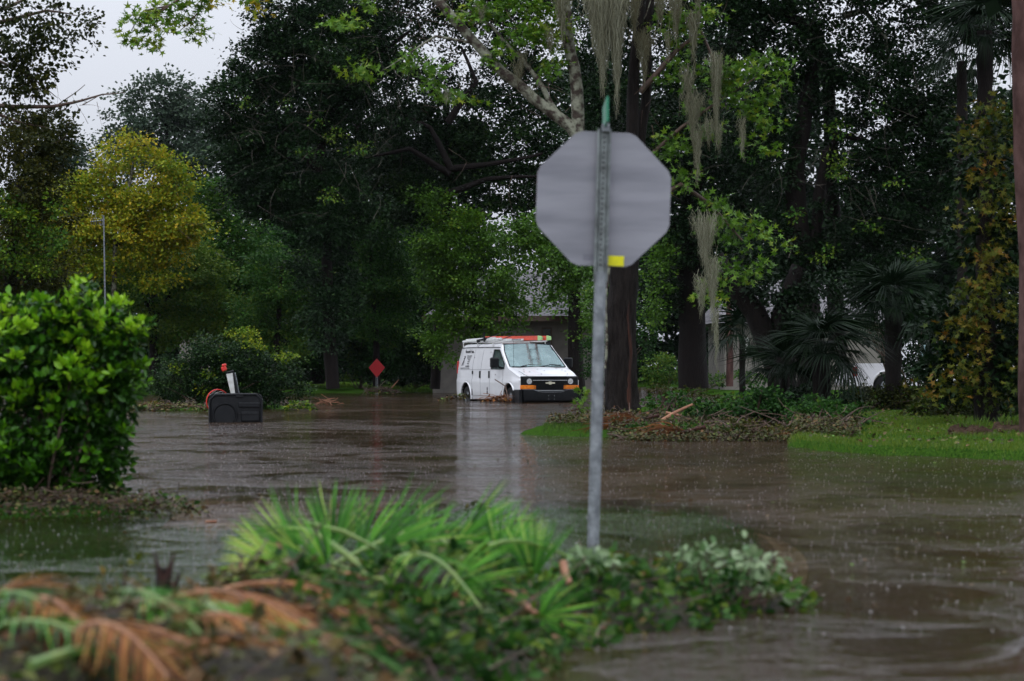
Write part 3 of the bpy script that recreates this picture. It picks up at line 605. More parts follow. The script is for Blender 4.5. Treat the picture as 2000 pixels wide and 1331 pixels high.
crown(t, Y, [(690,40,34,16,1.6),(665,45,26,14,1.4),(715,10,30,18,1.4),(700,135,30,14,1.4),(735,140,20,10,1.3),
             (812,120,30,22,2.2),(850,150,28,16,1.8),(875,175,28,16,1.8),(905,192,18,14,1.4),(835,165,22,12,1.5),
             (910,22,40,22,1.4),(970,18,60,20,1.8),(985,110,32,26,2.0),(1030,70,34,24,2.2),(1052,40,34,30,2.0),(1090,60,30,50,1.6),(1075,125,26,28,1.6),(1000,75,24,18,1.6),(940,40,24,16,1.2),(1020,14,50,20,1.6),
             (1330,80,30,40,1.4),(1370,20,40,20,1.4),(1300,30,30,30,1.3),(1400,145,40,24,2.0),(1450,140,36,24,2.2),(1500,125,30,22,2.0),(1520,160,18,22,1.6),(1480,185,34,18,1.8),(1430,175,30,16,1.8),
             (1490,225,26,18,1.8),(1455,210,24,14,1.6),(1510,240,20,12,1.5),(1360,210,18,12,1.5),(1340,165,16,14,1.4),(1315,130,18,14,1.4),(1385,250,34,14,1.8),(1345,265,20,14,1.6),(1500,280,20,14,1.6),(1450,270,10,14,1.3),
             (1325,300,26,20,2.2),(1340,350,24,24,1.8),(1310,275,16,16,1.8),(1390,395,24,14,2.0),(1420,420,28,20,2.0),(1460,430,26,20,1.8),(1490,455,18,16,1.6),(1400,450,20,16,1.5),(1440,470,26,16,1.8),(1410,530,30,18,2.0),(1455,535,30,14,1.8),(1390,560,20,14,1.6),(1480,520,22,12,1.6),
             (1372,590,12,16,1.8),(1400,580,20,10,1.5),(1520,490,14,12,1.4),(1300,380,14,20,1.5),(1290,150,16,20,1.3)],
      'gum', .135, 1.8, .55, .55, tr=.17, tmpl=T_STAR)
crown(t, Y-.5, [(1138,775,10,18,2.4),(1150,810,8,14,2)], 'gum', .11, 2, .7, .5, tr=.1, tmpl=T_STAR, name='low_shoot')

high_crown(44, [(1100,-330,240,180),(1350,-350,230,190),(1250,-620,300,170),(950,-300,150,110)], 'gum', t)
# ---- Spanish moss
def moss(label, Y, strands, n, wd=.010, tint=.5):
    """strands: (px, top py, bottom py, half width px)"""
    mb = MB(); s = F/Y
    o = empty('hanging_moss', P(strands[0][0], strands[0][1], Y), label, 'moss', 'moss hanging from the limbs')
    for (px, y0, y1, hw) in strands:
        for _ in range(int(1.9*n*(y1-y0)*hw/1000.0)+14):
            u = random.gauss(0,.5); H_ = y1 - y0; end = y0 + H_*(1 - min(.85, abs(u))*.8)*random.choice((random.uniform(.3,.75), random.uniform(.6,1.03)))
            top = y0 + random.gauss(0,8) + random.random()**1.3*(end-y0)*.75; L_ = end - top
            if L_ < 6: continue
            k = max(4, int(L_/14)); yy = Y + random.gauss(0,.12); x = px + u*hw; pts = []; ph = random.uniform(0,6)
            for i in range(k+1):
                f = i/k; pull = 1 - .45*((top+L_*f-y0)/(y1-y0))
                xx = px + (x-px)*pull + math.sin(ph+f*11)*2.6 + random.gauss(0,2.0)
                pts.append(P(xx, top + L_*f, yy))
            vs_ = []; wv = Vector((random.uniform(.4,1), random.uniform(-.6,.6), 0))*wd*random.uniform(.25,.75)
            for i, p in enumerate(pts): kk = 1-.6*i/k; vs_ += [p - wv*kk, p + wv*kk]
            mb.tint = min(1, max(0, tint + random.gauss(0,.22)))
            mb.add(vs_, [(2*i, 2*i+1, 2*i+3, 2*i+2) for i in range(k)])
    mb.build('strands', LM['moss'], o, True, smooth=False)['kind'] = 'stuff'
moss('long grey-beige moss curtain hanging behind the top of the stop sign', 41.2, [(1178,-20,205,34),(1205,-20,232,22),(1160,-20,110,20)], 42, .011, .62)
moss('brownish moss draped over the left upright limb', 41.6, [(1098,-20,105,20),(1075,60,120,14)], 40, .010, .4)
moss('tangled moss clinging to the right upright stem', 41.6, [(1258,60,180,22),(1240,-20,90,16)], 45, .010, .2)
moss('thin moss tails right of the stem near the picture top', 41.5, [(1290,-20,80,16),(1320,-20,110,18),(1355,20,150,14),(1305,60,130,8)], 40, .010, .35)
moss('moss beard over the bright leaves right of the sign, pointed end', 41.5, [(1355,180,300,24),(1362,250,372,12),(1345,130,230,16)], 45, .010, .5)
moss('short moss tails among the leaves at the upper right of the sign', 41.5, [(1400,100,320,12),(1405,240,310,10),(1450,230,330,8),(1385,230,300,16)], 40, .009, .5)
moss('very long moss tail that nearly touches the ground', 41.0, [(1378,420,560,26),(1392,500,660,14),(1399,600,740,5),(1370,540,640,14)], 48, .009, .7)
moss('small moss wisp on the slanting lichened limb', 41.7, [(1012,120,180,16),(1020,100,150,12),(1040,170,200,8)], 40, .009, .35)
moss('small moss wisp beneath the sweetgum leaves left of centre', 41.7, [(872,180,212,10),(940,10,60,12),(1365,-10,60,8)], 40, .009, .45)

# ---- right-hand dark oaks
t = tree('oak_tree', 'double-stemmed dark live oak standing behind the palmettos', 'tree', 1580, 62)
limb(t, [P(1590,780,62),P(1575,600,62),P(1556,440,62),P(1552,330,62),P(1575,200,62),P(1600,60,62)], .42, .16, M['darkbark'], 'trunk', n=12)
limb(t, [P(1580,560,62),P(1600,380,62),P(1612,300,62),P(1640,260,62),P(1700,280,62)], .18, .06, M['darkbark'], n=8)
limb(t, [P(1636,700,63),P(1628,420,63),P(1622,230,63),P(1618,100,63)], .24, .15, M['bark'], 'stem', n=10)
limb(t, [P(1700,330,62),P(1760,380,62),P(1830,420,62)], .09, .03, M['darkbark']); limb(t, [P(1650,30,62),P(1690,20,62),P(1730,70,62),P(1740,140,62)], .10, .03, M['lichen'])
limb(t, [P(1600,60,62),P(1500,20,62),P(1420,-10,62)], .18, .1, M['darkbark'])
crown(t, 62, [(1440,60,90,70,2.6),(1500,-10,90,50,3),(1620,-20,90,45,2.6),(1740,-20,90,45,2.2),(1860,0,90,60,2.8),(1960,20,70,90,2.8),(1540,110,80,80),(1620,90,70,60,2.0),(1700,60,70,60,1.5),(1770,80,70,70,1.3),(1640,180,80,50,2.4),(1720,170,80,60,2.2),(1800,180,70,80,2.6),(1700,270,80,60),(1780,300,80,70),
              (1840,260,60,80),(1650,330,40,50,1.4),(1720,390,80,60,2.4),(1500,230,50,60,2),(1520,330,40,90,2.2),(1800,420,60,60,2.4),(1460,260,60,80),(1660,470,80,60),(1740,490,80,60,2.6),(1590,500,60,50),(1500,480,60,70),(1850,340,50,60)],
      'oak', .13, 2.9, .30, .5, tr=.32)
twigs(t, [P(a,b,60) for a,b in ((1500,150),(1650,120),(1740,160),(1700,300),(1560,250),(1800,250),(1640,420),(1760,430))], 60, 120, 1.1, .007, M['greytwig'], jit=1.3)
crown(t, 60, [(1480,300,20,12,.9),(1640,250,16,20,1.0),(1640,330,20,24,1.2),(1720,210,12,8,.7),(1750,360,18,10,.7),(1560,420,20,14,.9),(1620,500,24,14,.9),(1700,440,20,12,.8),(1790,500,24,12,.8)], 'green', .12, .9, .75, .6, tr=.2, name='green_sprays')  # patches of brighter green leaves among the dark oak foliage
high_crown(62, [(1500,-250,220,180),(1750,-280,230,190),(1620,-550,300,180),(1950,-220,200,170)], 'oak', t)
t = tree('oak_tree', 'black shadowed oak rising right of the sign and its bright leaves', 'tree', 1350, 72)
limb(t, [P(1355,760,72),P(1350,600,72),P(1335,450,72),P(1290,440,72)], .45, .3, M['darkbark'], 'trunk', n=12)
limb(t, [P(1340,470,72),P(1380,250,72),P(1440,60,72),P(1420,-40,72)], .3, .2, M['darkbark'], n=10)
crown(t, 72, [(1340,180,70,90),(1300,300,60,80),(1400,300,70,90),(1320,430,60,80),(1410,450,70,80),(1180,20,70,70,2.4),(1290,0,80,60,2.4),(1380,0,60,60,2.4),(1180,130,70,90,2.2),(1180,250,60,80,2.6),(1290,80,60,70,1.8),(1370,90,60,60,2),(1300,560,60,60,2),(1440,560,60,50,2.4),(1480,380,50,80)],
      'oak', .14, 3.0, .32, .5, tr=.34)
crown(t, 71, [(1290,530,30,50,1.6),(1275,600,22,40,1.4),(1160,600,20,50,1.6),(1300,470,20,30,1.5)], 'gum', .12, 1.5, .3, .5, tr=.25, name='lower_leaves')
t = tree('tree', 'leaning near-black oak trunk rising from the palmettos', 'tree', 1530, 52)
limb(t, [P(1540,800,52),P(1520,720,52),P(1475,610,52),P(1445,575,52),P(1400,500,52)], .36, .16, M['darkbark'], 'trunk', n=12)
limb(t, [P(1530,740,52),P(1525,620,52),P(1560,520,52)], .3, .15, M['darkbark'], n=10)
crown(t, 52, [(1560,600,60,50,2.2),(1500,560,50,40,2),(1640,560,80,50,2.2)], 'oak', .12, 2.4, .15, .4, tr=.28)

t = tree('vine_covered_tree', 'tree at the right smothered in yellow and orange wild grape vine', 'tree', 1930, 38)
limb(t, [P(1930,845,38),P(1925,600,38),P(1935,300,38)], .22, .1, M['darkbark'], 'trunk')
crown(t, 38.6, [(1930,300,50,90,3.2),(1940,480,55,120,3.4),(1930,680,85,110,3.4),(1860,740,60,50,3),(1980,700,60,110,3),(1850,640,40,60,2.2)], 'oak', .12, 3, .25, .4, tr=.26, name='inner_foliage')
crown(t, 37.6, [(1905,235,22,24,1.4),(1930,205,26,18,1.3),(1960,260,30,50,1.3),(1900,280,24,20,1.4),(1915,330,24,26,1.3),(1950,360,40,30,1.2),(1970,430,26,40,1.1),(1935,400,20,20,1),(1900,420,22,24,1.1),
                (1945,480,30,30,1.1),(1915,530,34,30,1.3),(1900,580,30,30,1.4),(1870,640,34,26,1.4),(1910,650,26,30,1.4),(1895,710,24,34,1.3),(1860,700,24,24,1.1),(1935,600,26,40,1.0),(1840,760,40,22,1.0),(1920,780,40,26,1.0),(1980,560,24,60,.9),(1985,700,24,60,.8),(1800,790,22,20,1.2)],
      'vine', .125, 1.2, .55, .75, tr=.16, tmpl=T_STAR, name='vine_leaves')
high_crown(39, [(2330,100,150,420),(2200,-300,260,300),(1980,-280,170,180)], 'oak', t)
t = tree('pine_tree', 'straight pinkish pine trunk cut by the right picture edge', 'tree', 2012, 33)
limb(t, [P(2016,880,33),P(2014,500,33),P(2000,200,33),P(1992,-60,33)], .17, .13, M['pine'], 'trunk', n=14)

# ---- palmettos
def strip(length, wd, nseg=4, droop=.25, fold=.15, tint=.5):
    mb = MB(); mb.tint = tint; vs_ = []
    for i in range(nseg+1):
        f = i/nseg; w_ = wd*(.35+1.6*f if f < .35 else .91*(1-(f-.35)/.65)**.8 + .02)
        z = -droop*length*f*f; y = length*f*(1-.25*droop*f)
        vs_ += [(-w_/2, y, z+fold*w_), (0, y, z), (w_/2, y, z+fold*w_)]
    fs_ = []
    for i in range(nseg): b = i*3; fs_ += [(b,b+1,b+4,b+3),(b+1,b+2,b+5,b+4)]
    return mb, vs_, fs_
def fan_mesh(name, rad, lm, nl=34, spread=300, seedv=0, tint=.5, droop=.35, pet=.6):
    rr = random.Random(seedv); mb = MB()
    mb.tint = .3; mb.tube([(0,-pet,-.05),(0,-pet*.5,.02),(0,0,0)], [.014,.012,.008], 5)
    for i in range(nl):
        a = R(-spread/2 + spread*i/(nl-1)); L_ = rad*(.72+.28*math.cos(a/2))*rr.uniform(.9,1.05)
        _, vs_, fs_ = strip(L_, rad*.055, 4, droop*rr.uniform(.7,1.5), .2)
        m = Matrix.Rotation(-a, 4, 'Z') @ Matrix.Rotation(R(10)+abs(a)*.06, 4, 'X')
        mb.tint = tint + rr.gauss(0,.18); mb.add([m @ Vector(v) for v in vs_], fs_)
    return mb.mesh(name, LM[lm], smooth=False)
fanA = [fan_mesh('frond', .90, 'palm', 34, (210, 160, 120, 240, 180)[k], k, (.45,.3,.6,.2,.5)[k], (.75,.95,.6,.85,1.1)[k]) for k in range(5)]
def palmetto(label, px, py, Y, n, trunk_r=.16, group='palmettos on the right', tilt=(10,120), sc=1.0, name='palmetto'):
    c = P(px, py, Y); x = c.x; zg = max(hpt(x, Y), 0)
    t = empty(name, (x, Y, zg), label, 'palm', group)
    mb = MB(); k = max(3, int((c.z-zg)/.2)); mb.tube([(x, Y, zg-.1 + (c.z-zg+.1)*i/k) for i in range(k+1)], [trunk_r*(1+.15*(i%2)) for i in range(k+1)], 10, .1)
    mb.build('trunk', M['darkbark'], t, True)
    for i in range(n):
        az = 2.4*i + random.uniform(-.3,.3); el = R(tilt[0] + (tilt[1]-tilt[0])*(i/n) + random.uniform(-8,8))
        d = Vector((math.cos(az)*math.sin(el), math.sin(az)*math.sin(el), math.cos(el)))
        side = Vector((-math.sin(az), math.cos(az), 0)); nn = side.cross(d)
        if nn.z < 0: side = -side; nn = -nn
        m = Matrix((( side.x, d.x, nn.x, 0),(side.y, d.y, nn.y, 0),(side.z, d.z, nn.z, 0),(0,0,0,1)))
        s_ = sc*random.uniform(.65,1.1); pos = c + d*.62*s_
        o = link('frond', random.choice(fanA), t); o.matrix_parent_inverse = Matrix.Translation(t.location).inverted()
        o.matrix_basis = Matrix.Translation(pos) @ m @ Matrix.Scale(s_, 4)
palmetto('broad dark palmetto with umbrella-like drooping fans behind the debris bank', 1605, 690, 46, 20, sc=.85)
palmetto('taller dark palmetto whose fans hang over the white vehicle', 1745, 600, 50, 20, sc=.9)
palmetto('small palmetto with pale lit fans left of the leaning oak trunk', 1450, 665, 56, 12, .07, sc=.9)
palmetto('low palmetto clump spiking up right behind the green shrub', 1530, 740, 47, 12, .08, tilt=(5,85), sc=.8)
palmetto('tall cabbage palm crown hanging into the upper right corner', 1925, 60, 52, 18, .16, sc=1.0, name='cabbage_palm')
palmetto('palm crown half hidden in the dark oak near the top right', 1880, 120, 58, 12, .12, name='cabbage_palm')

# ---- shrubs of the middle ground
def shrub(label, Y, clumps, lm, leaf, tint, cover=2.6, tr=.2, tmpl=T_KITE, name='shrub', cat='shrub', stems=6, group=None):
    px = clumps[0][0]; x = PX(px, Y); z = max(hpt(x, Y), -.1); t = empty(name, (x, Y, z), label, cat, group)
    mb = MB()
    for _ in range(stems):
        c = random.choice(clumps); b = P(c[0]+random.uniform(-.5,.5)*c[2], c[1]+random.uniform(-.6,.3)*c[3], Y+random.uniform(-.3,.3))
        q = bend((x+random.uniform(-.15,.15), Y, z-.1), b, 6, 1.0); mb.tube(q, [.03*(1-.75*i/5) for i in range(6)], 5)
    mb.build('stems', M['twig'], t, True, ang=80)['kind'] = 'stuff'
    crown(t, Y, clumps, lm, leaf, cover, tint, .55, tr=tr, tmpl=tmpl, name='foliage'); return t
t = shrub('large dark leafy bush behind the black basketball base, yellow sprigs on top', 60, [(410,730,60,50),(470,710,55,50),(530,740,45,45),(350,740,50,40,2.2),(330,765,35,22,2),(440,770,70,20),(500,775,60,20),(420,680,40,30,2),(560,720,26,24,1.4),(590,760,24,16,1.2),(380,700,40,30,2)], 'oak', .085, .62, 3.2, tr=.2, stems=24, name='bush', cat='bush')
crown(t, 59.6, [(485,660,22,18,1.3),(500,680,14,14,1.2),(560,700,18,12,1.2),(405,735,14,12,.9),(430,690,12,10,.8),(345,720,14,10,.8),(450,650,14,8,.8),(390,760,12,10,.8)], 'yellow', .08, 1.2, .35, .4, tr=.14, name='yellow_sprigs')
shrub('light green vine-draped sapling just left of the red diamond sign', 104, [(702,655,13,22,1.6),(692,690,16,24,1.8),(697,715,12,22,1.8),(680,735,16,12,1.4)], 'green', .16, .8, 1.6, tr=.25, name='sapling', cat='sapling')
shrub('round olive bush on the far bank right of the trunk', 80, [(1290,720,30,26),(1280,740,24,14),(1310,735,20,14)], 'green', .11, .75, 2.2, tr=.2, name='bush', cat='bush')
shrub('dark evergreen shrub standing in the middle of the debris bank', 37, [(1490,790,42,34),(1460,800,30,22),(1520,800,26,26),(1480,765,20,14,2)], 'green', .07, .30, 3, tr=.12)
shrub('low tangled undergrowth beneath the white vehicle', 50, [(1700,785,50,22),(1750,770,40,22),(1790,780,40,24),(1660,770,30,20,2)], 'olive', .08, .4, 2.6, tr=.14, name='undergrowth', cat='undergrowth')
shrub('sparse dark sapling leaning in front of the white pickup', 58, [(1790,660,40,60,1.1),(1850,640,40,60,1.6),(1760,720,40,26,1.4),(1820,720,50,30,1.8),(1700,640,30,40,1.0),(1680,600,40,40,1.4)], 'oak', .10, .35, 1.4, tr=.16, name='sapling', cat='sapling', stems=16)
shrub('dark undergrowth at the foot of the grape-vine tree', 42, [(1830,800,60,24),(1900,805,60,26),(1970,790,50,36),(1860,770,40,20)], 'olive', .08, .3, 2.8, tr=.14, name='undergrowth', cat='undergrowth')
shrub('small thicket by the foot of the dark palmettos', 48, [(1580,790,50,30),(1620,780,40,30),(1560,770,30,30,2)], 'oak', .08, .4, 2.8, tr=.14, name='undergrowth', cat='undergrowth')
shrub('thin saplings on the far bank left of the dark shadowed oak', 82, [(1160,700,20,50,1.6),(1265,660,20,60,1.6),(1180,740,20,14,1.6)], 'green', .11, .35, 2, tr=.22, name='sapling', cat='sapling')
shrub('low green growth along the far bank beyond the small palmetto', 96, [(1330,745,50,8,2),(1400,742,50,8,2),(1460,735,40,12,2)], 'green', .12, .5, 2, tr=.2, name='undergrowth', cat='undergrowth')
shrub('dark thicket on the far bank behind the van', 108, [(800,735,60,18,2.6),(860,720,40,30,2.6),(900,730,40,20,2.6),(760,745,50,10,2.4),(868,725,30,34,2.6)], 'oak', .16, .3, 2.6, tr=.3, name='thicket', cat='thicket')

# ------------------------------------------------------------------ houses
t = empty('house', (PX(1010,100), 100, .1), 'beige single-storey house with grey shingle roof behind the van', 'house')
s = F/100
x0, x1 = PX(845,100), PX(1200,100); ze = 1+(HY-618)/s
mb = MB(); mb.box((x0, 100, -.2), (x1, 108, ze)); mb.build('wall', M['wall'], t, True, smooth=False)
mb = MB(); x0r = PX(905,99)
def shingle_mat():
    m = mat('roof_shingles', (.16,.15,.155), .75, .3, col2=(.25,.235,.24), scale=3); nt = m.node_tree; L = nt.links.new; b = nt.nodes['Principled BSDF']
    tc = N(nt,'ShaderNodeTexCoord'); br = N(nt,'ShaderNodeTexBrick'); br.inputs['Scale'].default_value = 1; br.inputs['Brick Width'].default_value = .33; br.inputs['Row Height'].default_value = .145
    br.inputs['Mortar Size'].default_value = .018; br.inputs['Color1'].default_value = (.20,.19,.20,1); br.inputs['Color2'].default_value = (.11,.105,.115,1); br.inputs['Mortar'].default_value = (.05,.047,.05,1)
    mp = N(nt,'ShaderNodeMapping'); mp.inputs['Rotation'].default_value = (0,0,0); L(tc.outputs['Object'], mp.inputs[0]); L(mp.outputs[0], br.inputs['Vector']); L(br.outputs['Color'], b.inputs['Base Color']); return m
SH = shingle_mat()
zr = 1+(HY-528)/(F/104.5)
# roof slopes towards the camera; hip on the left hidden in trees, thick slabs
ro = mb
ro.add([(x0-.4, 99.4, ze-.02),(x1+.5, 99.4, ze-.02),(x1-1.0,104.5,zr),(x0+2.4,104.5,zr),(x0-.4,109.4,ze-.02),(x1+.5,109.4,ze-.02),
        (x0-.4, 99.4, ze-.16),(x1+.5, 99.4, ze-.16),(x1+.5,109.4,ze-.16),(x0-.4,109.4,ze-.16)],
       [(0,1,2,3),(3,2,5,4),(0,3,4),(1,5,2),(6,7,1,0),(7,8,5,1),(8,9,4,5),(9,6,0,4),(6,9,8,7)])
roof = ro.build('roof', SH, t, True, smooth=False)
mb = MB(); mb.box((x0-.42, 99.32, ze-.22), (x1+.52, 99.39, ze-.0)); mb.build('fascia', M['trim'], t, True)
# porch gable with ridge vent on the right half
mb = MB(); gx0, gx1, gxm = PX(1075,97), PX(1190,97), PX(1120,97)
mb.add([(gx0,96.5,ze-.05),(gx1,96.5,ze-.05),(gxm+.5,99,ze+1.5),(gx0,99.39,ze+.1),(gx1,99.39,ze+.1)], [(0,1,2),(0,2,3),(1,4,2)]); mb.build('porch_roof', SH, t, True, smooth=False)
for (a, b, c, d) in ((1058,1078,640,690),(955,985,645,690)):
    mb = MB(); mb.box((PX(a,100), 99.93, 1+(HY-d)/s), (PX(b,100), 99.99, 1+(HY-c)/s)); f = mb.build('window', M['trim'], t, True, smooth=False)
    mb = MB(); mb.box((PX(a,100)+.06, 99.915, 1+(HY-d)/s+.06), (PX(b,100)-.06, 99.928, 1+(HY-c)/s-.06)); mb.build('pane', M['dark'], f, True, smooth=False)
t = empty('house', (PX(1450,98), 98, .1), 'pale house with dark roof glimpsed beyond the small palmetto', 'house'); s = F/98
mb = MB(); mb.box((PX(1415,98), 98, -.2), (PX(1720,98), 106, 1+(HY-630)/s)); mb.build('wall', M['wall'], t, True, smooth=False)
mb = MB(); za = 1+(HY-632)/s; mb.add([(PX(1395,98)-.2,97.5,za),(PX(1730,98),97.5,za),(PX(1730,98),102,za+1.9),(PX(1450,98),102,za+1.9),(PX(1395,98)-.2,106.5,za),(PX(1730,98),106.5,za)], [(0,1,2,3),(3,2,5,4),(0,3,4),(1,5,2),(0,4,5,1)]); mb.build('roof', SH, t, True, smooth=False)
mb = MB(); mb.box((PX(1447,98),97.9,1+(HY-690)/s),(PX(1462,98),97.99,1+(HY-660)/s)); mb.build('window', M['paper'], t, True, smooth=False)
mb = MB(); mb.box((PX(280,101), 112, -.2), (PX(345,101), 112.2, 2.7)); tag(mb.build('garden_wall', M['wall'], smooth=False), 'grey garden wall glimpsed through the trees at left', 'wall')
t = tree('tree', 'slim reddish trunk by the pale house', 'tree', 1425, 88); limb(t, [P(1425,755,88),P(1424,600,88),P(1430,520,88)], .14, .09, M['pine'], 'trunk')
crown(t, 88, [(1430,520,50,40)], 'oak', .15, 2.6, .3, .4, tr=.3)

# ------------------------------------------------------------------ the white van
def van():
    W0 = Vector((-.862, 77.5, -.27)); phi = R(-69.5)
    t = empty('work_van', W0, 'white cargo van standing wheel-deep in the flood with ladders on its roof', 'van', rz=phi)
    RA, FA, AR, WZ = .98, 4.84, .49, .36
    def ztop(x):
        if x <= 3.75: return 2.07 - .03*max(0, (0.5-x)/.5)**2 - .02*max(0,(x-2.8))**2
        if x <= 4.72: return 2.052 + (1.335-2.052)*((x-3.75)/.97)**.95
        if x <= 5.5: u = (x-4.72)/.78; return 1.325 - .17*u - .06*u*u
        u = (x-5.5)/.15; return 1.095 - .045*u*u
    def zedge(x):      # gutter / A pillar / hood edge
        if x <= 3.75: return ztop(x) - .13
        if x <= 4.72: u=(x-3.75)/.97; return (ztop(3.75)-.13) + ((1.30)-(ztop(3.75)-.13))*u
        return ztop(x) - .045
    def wmax(x):
        w_ = 1.0
        if x > 4.9: w_ -= .06*((x-4.9)/.75)**2
        if x < .5: w_ -= .035*((.5-x)/.5)**2
        return w_
    def warch(x):
        z = .33
        for c in (RA, FA):
            d = abs(x-c)
            if d < AR: z = max(z, WZ + math.sqrt(AR*AR-d*d))
        return z
    def ring(x):
        w_ = wmax(x); zt = ztop(x); ze = zedge(x); z0 = warch(x); pts = []
        for z, k in ((.33,.955),(.45,.985),(.62,.995),(.84,1.0),(.93,1.003),(.975,.982),(1.08,.98)):
            i = len(pts); zz = max(z, z0 + .012*i); pts.append((w_*k, min(zz, ze-.10+.006*i)))
        belt = min(1.25, ze-.045); pts.append((w_*.978, belt))
        # tumblehome
        def wt(z): return w_*(.978 - .135*(max(0, z-1.25)/.7)**1.25)
        b2 = belt + .02; top = max(b2+.004, ze-.075); pts.append((wt(b2), b2))
        m1 = b2+(top-b2)*.4; m2 = b2+(top-b2)*.75; pts += [(wt(m1), m1),(wt(m2), m2),(wt(top), top)]
        pts.append((wt(ze), ze))
        we = wt(ze)
        if x <= 3.75 or x > 4.72: pts += [(we-.035, ze+(zt-ze)*.55),(we-.11, ze+(zt-ze)*.84),(we*.62, zt-.012),(we*.3, zt-.002),(0, zt)]
        else:
            pts += [(we-.02, ze+(zt-ze)*.28),(we-.075, ze+(zt-ze)*.50),(we*.62, zt-.02),(we*.3, zt-.005),(0, zt)]
        return pts
    xs = sorted(set([0,.03,.1,.25,.4] + [round(RA+AR*math.cos(R(a)),4) for a in range(0,181,15)] + [round(FA+AR*math.cos(R(a)),4) for a in range(0,181,15)] +
                    [1.6,2.0,2.3,2.7,3.0,3.18,3.26,3.4,3.6,3.75,3.9,4.05,4.2,4.72,5.3,5.4,5.5,5.56,5.62,5.65]))
    rings = [ring(x) for x in xs]; K = len(rings[0]); xo = lambda x, z: x + (.16*max(0,(z-1.0))**1.6 if x < .6 else 0)*(1 - x/.6 if x < .6 else 0)
    body, glassW, glassS = MB(), MB(), MB()
    def quad(target, i, k, sg, off=0):
        vs_ = []
        for (ii, kk) in ((i,k),(i+1,k),(i+1,k+1),(i,k+1)):
            w_, z = rings[ii][kk]; vs_.append((xo(xs[ii], z), sg*(w_+off), z))
        if sg > 0: vs_ = vs_[::-1]
        target.add(vs_, [(0,1,2,3)])
    # shared-vertex body for smooth shading
    V = []; idx = {}
    for i, x in enumerate(xs):
        for sg in (-1, 1):
            for k in range(K):
                if k == K-1 and sg == 1: idx[(i,sg,k)] = idx[(i,-1,k)]; continue
                w_, z = rings[i][k]; idx[(i,sg,k)] = len(V); V.append((xo(x,z), sg*w_, z))
    FB = []
    for i in range(len(xs)-1):
        xm = (xs[i]+xs[i+1])/2
        for sg in (-1, 1):
            for k in range(K-1):
                q = [idx[(i,sg,k)], idx[(i+1,sg,k)], idx[(i+1,sg,k+1)], idx[(i,sg,k+1)]]
                if sg > 0: q = q[::-1]
                win = (k in (8,9,10)) and 3.26 < xm < 4.40
                ws = k in (14,15,16) and 3.75 < xm < 4.72
                if win: quad(glassS, i, k, sg, -.012)
                elif ws: quad(glassW, i, k, sg, 0)
                else: FB.append(tuple(dict.fromkeys(q)))
    for i in (0, len(xs)-1):
        q = [idx[(i,-1,k)] for k in range(K)] + [idx[(i,1,k)] for k in range(K-2,-1,-1)]
        FB.append(tuple(q if i else q[::-1]))
    body.add(V, [f for f in FB if len(f) > 2])
    body.build('body', M['white'], t, ang=32)
    glassW.build('windscreen', M['windscreen'], t, smooth=False)
    glassS.build('side_window', M['sideglass'], t, smooth=False)
    sd = lambda z: .978 - .135*(max(0, z-1.25)/.7)**1.25
    # underside, wheel wells, interior
    mb = MB(); mb.box((.3,-.86,.3),(5.4,.86,.62)); mb.build('underbody', M['rubber'], t)
    mb = MB(); mb.box((.1,-.84,.64),(3.1,.84,.66)); mb.box((3.0,-.84,.66),(3.05,.84,1.85)); mb.build('bulkhead', M['interior'], t)
    mb = MB(); mb.box((4.25,-.86,1.05),(4.8,.86,1.24), .05); d_ = mb.build('dashboard', M['interior'], t)
    for sy in (-.45,.45):
        mb = MB(); mb.box((3.35,sy-.25,.75),(3.85,sy+.25,1.0), .05); mb.box((3.25,sy-.25,1.0),(3.4,sy+.25,1.6), .05); mb.box((3.27,sy-.13,1.63),(3.37,sy+.13,1.82), .03); mb.build('front_seat', M['interior'], t)
    mb = MB()
    for (a, b, c, h) in ((4.4,-.55,.16,.22),(4.45,-.2,.22,.14),(4.42,.15,.14,.18),(4.5,.5,.25,.06)):
        mb.add([(a-c*.5,b-c,1.245),(a+c*.5,b-c,1.245),(a+c*.5,b+c,1.245),(a-c*.5,b+c,1.245),(a,b,1.245+h)], [(0,1,4),(1,2,4),(2,3,4),(3,0,4)])
    mb.box((4.3,.2,1.245),(4.6,.75,1.262)); mb.build('papers', M['paper'], t, smooth=False)
    # black window rubber frames
    def frame_strip(pts, r, nm, m=M['blackp']):
        mb = MB(); mb.tube(pts, r, 5); return mb.build(nm, m, t)
    def rp(x, k, sg=-1, off=.004): w_, z = ring(x)[k]; return (xo(x,z), sg*(w_+off), z)
    for sg in (-1,1):
        frame_strip([rp(3.75,14,sg),rp(4.0,14,sg),rp(4.3,14,sg),rp(4.7,14,sg)], .017, 'pillar_seal')
        pts = [rp(3.27,8,sg),rp(3.27,9,sg),rp(3.27,10,sg),rp(3.27,11,sg),rp(3.6,11,sg),rp(3.75,11,sg),rp(3.9,11,sg),rp(4.2,11,sg),rp(4.36,10,sg),rp(4.4,8,sg),rp(3.8,8,sg),rp(3.27,8,sg)]
        frame_strip(pts, .016, 'window_seal')
        frame_strip([rp(x,12,sg,.008) for x in (.12,.6,1.5,2.5,3.4,3.75)], .011, 'roof_gutter', M['blackp'])
    frame_strip([(3.76, y, ztop(3.75)-.02) for y in (-.78,-.4,0,.4,.78)], .016, 'windscreen_seal')
    frame_strip([(4.72, y, 1.325) for y in (-.86,-.4,0,.4,.86)], .026, 'cowl')
    # seams and rub lines
    mb = MB()
    for x in (1.55, 2.32, 3.17, 4.30):
        pts = [rp(x, k, -1, .001) for k in (range(1,12) if x < 4 else range(2,8))]; mb.tube(pts, .007, 4)
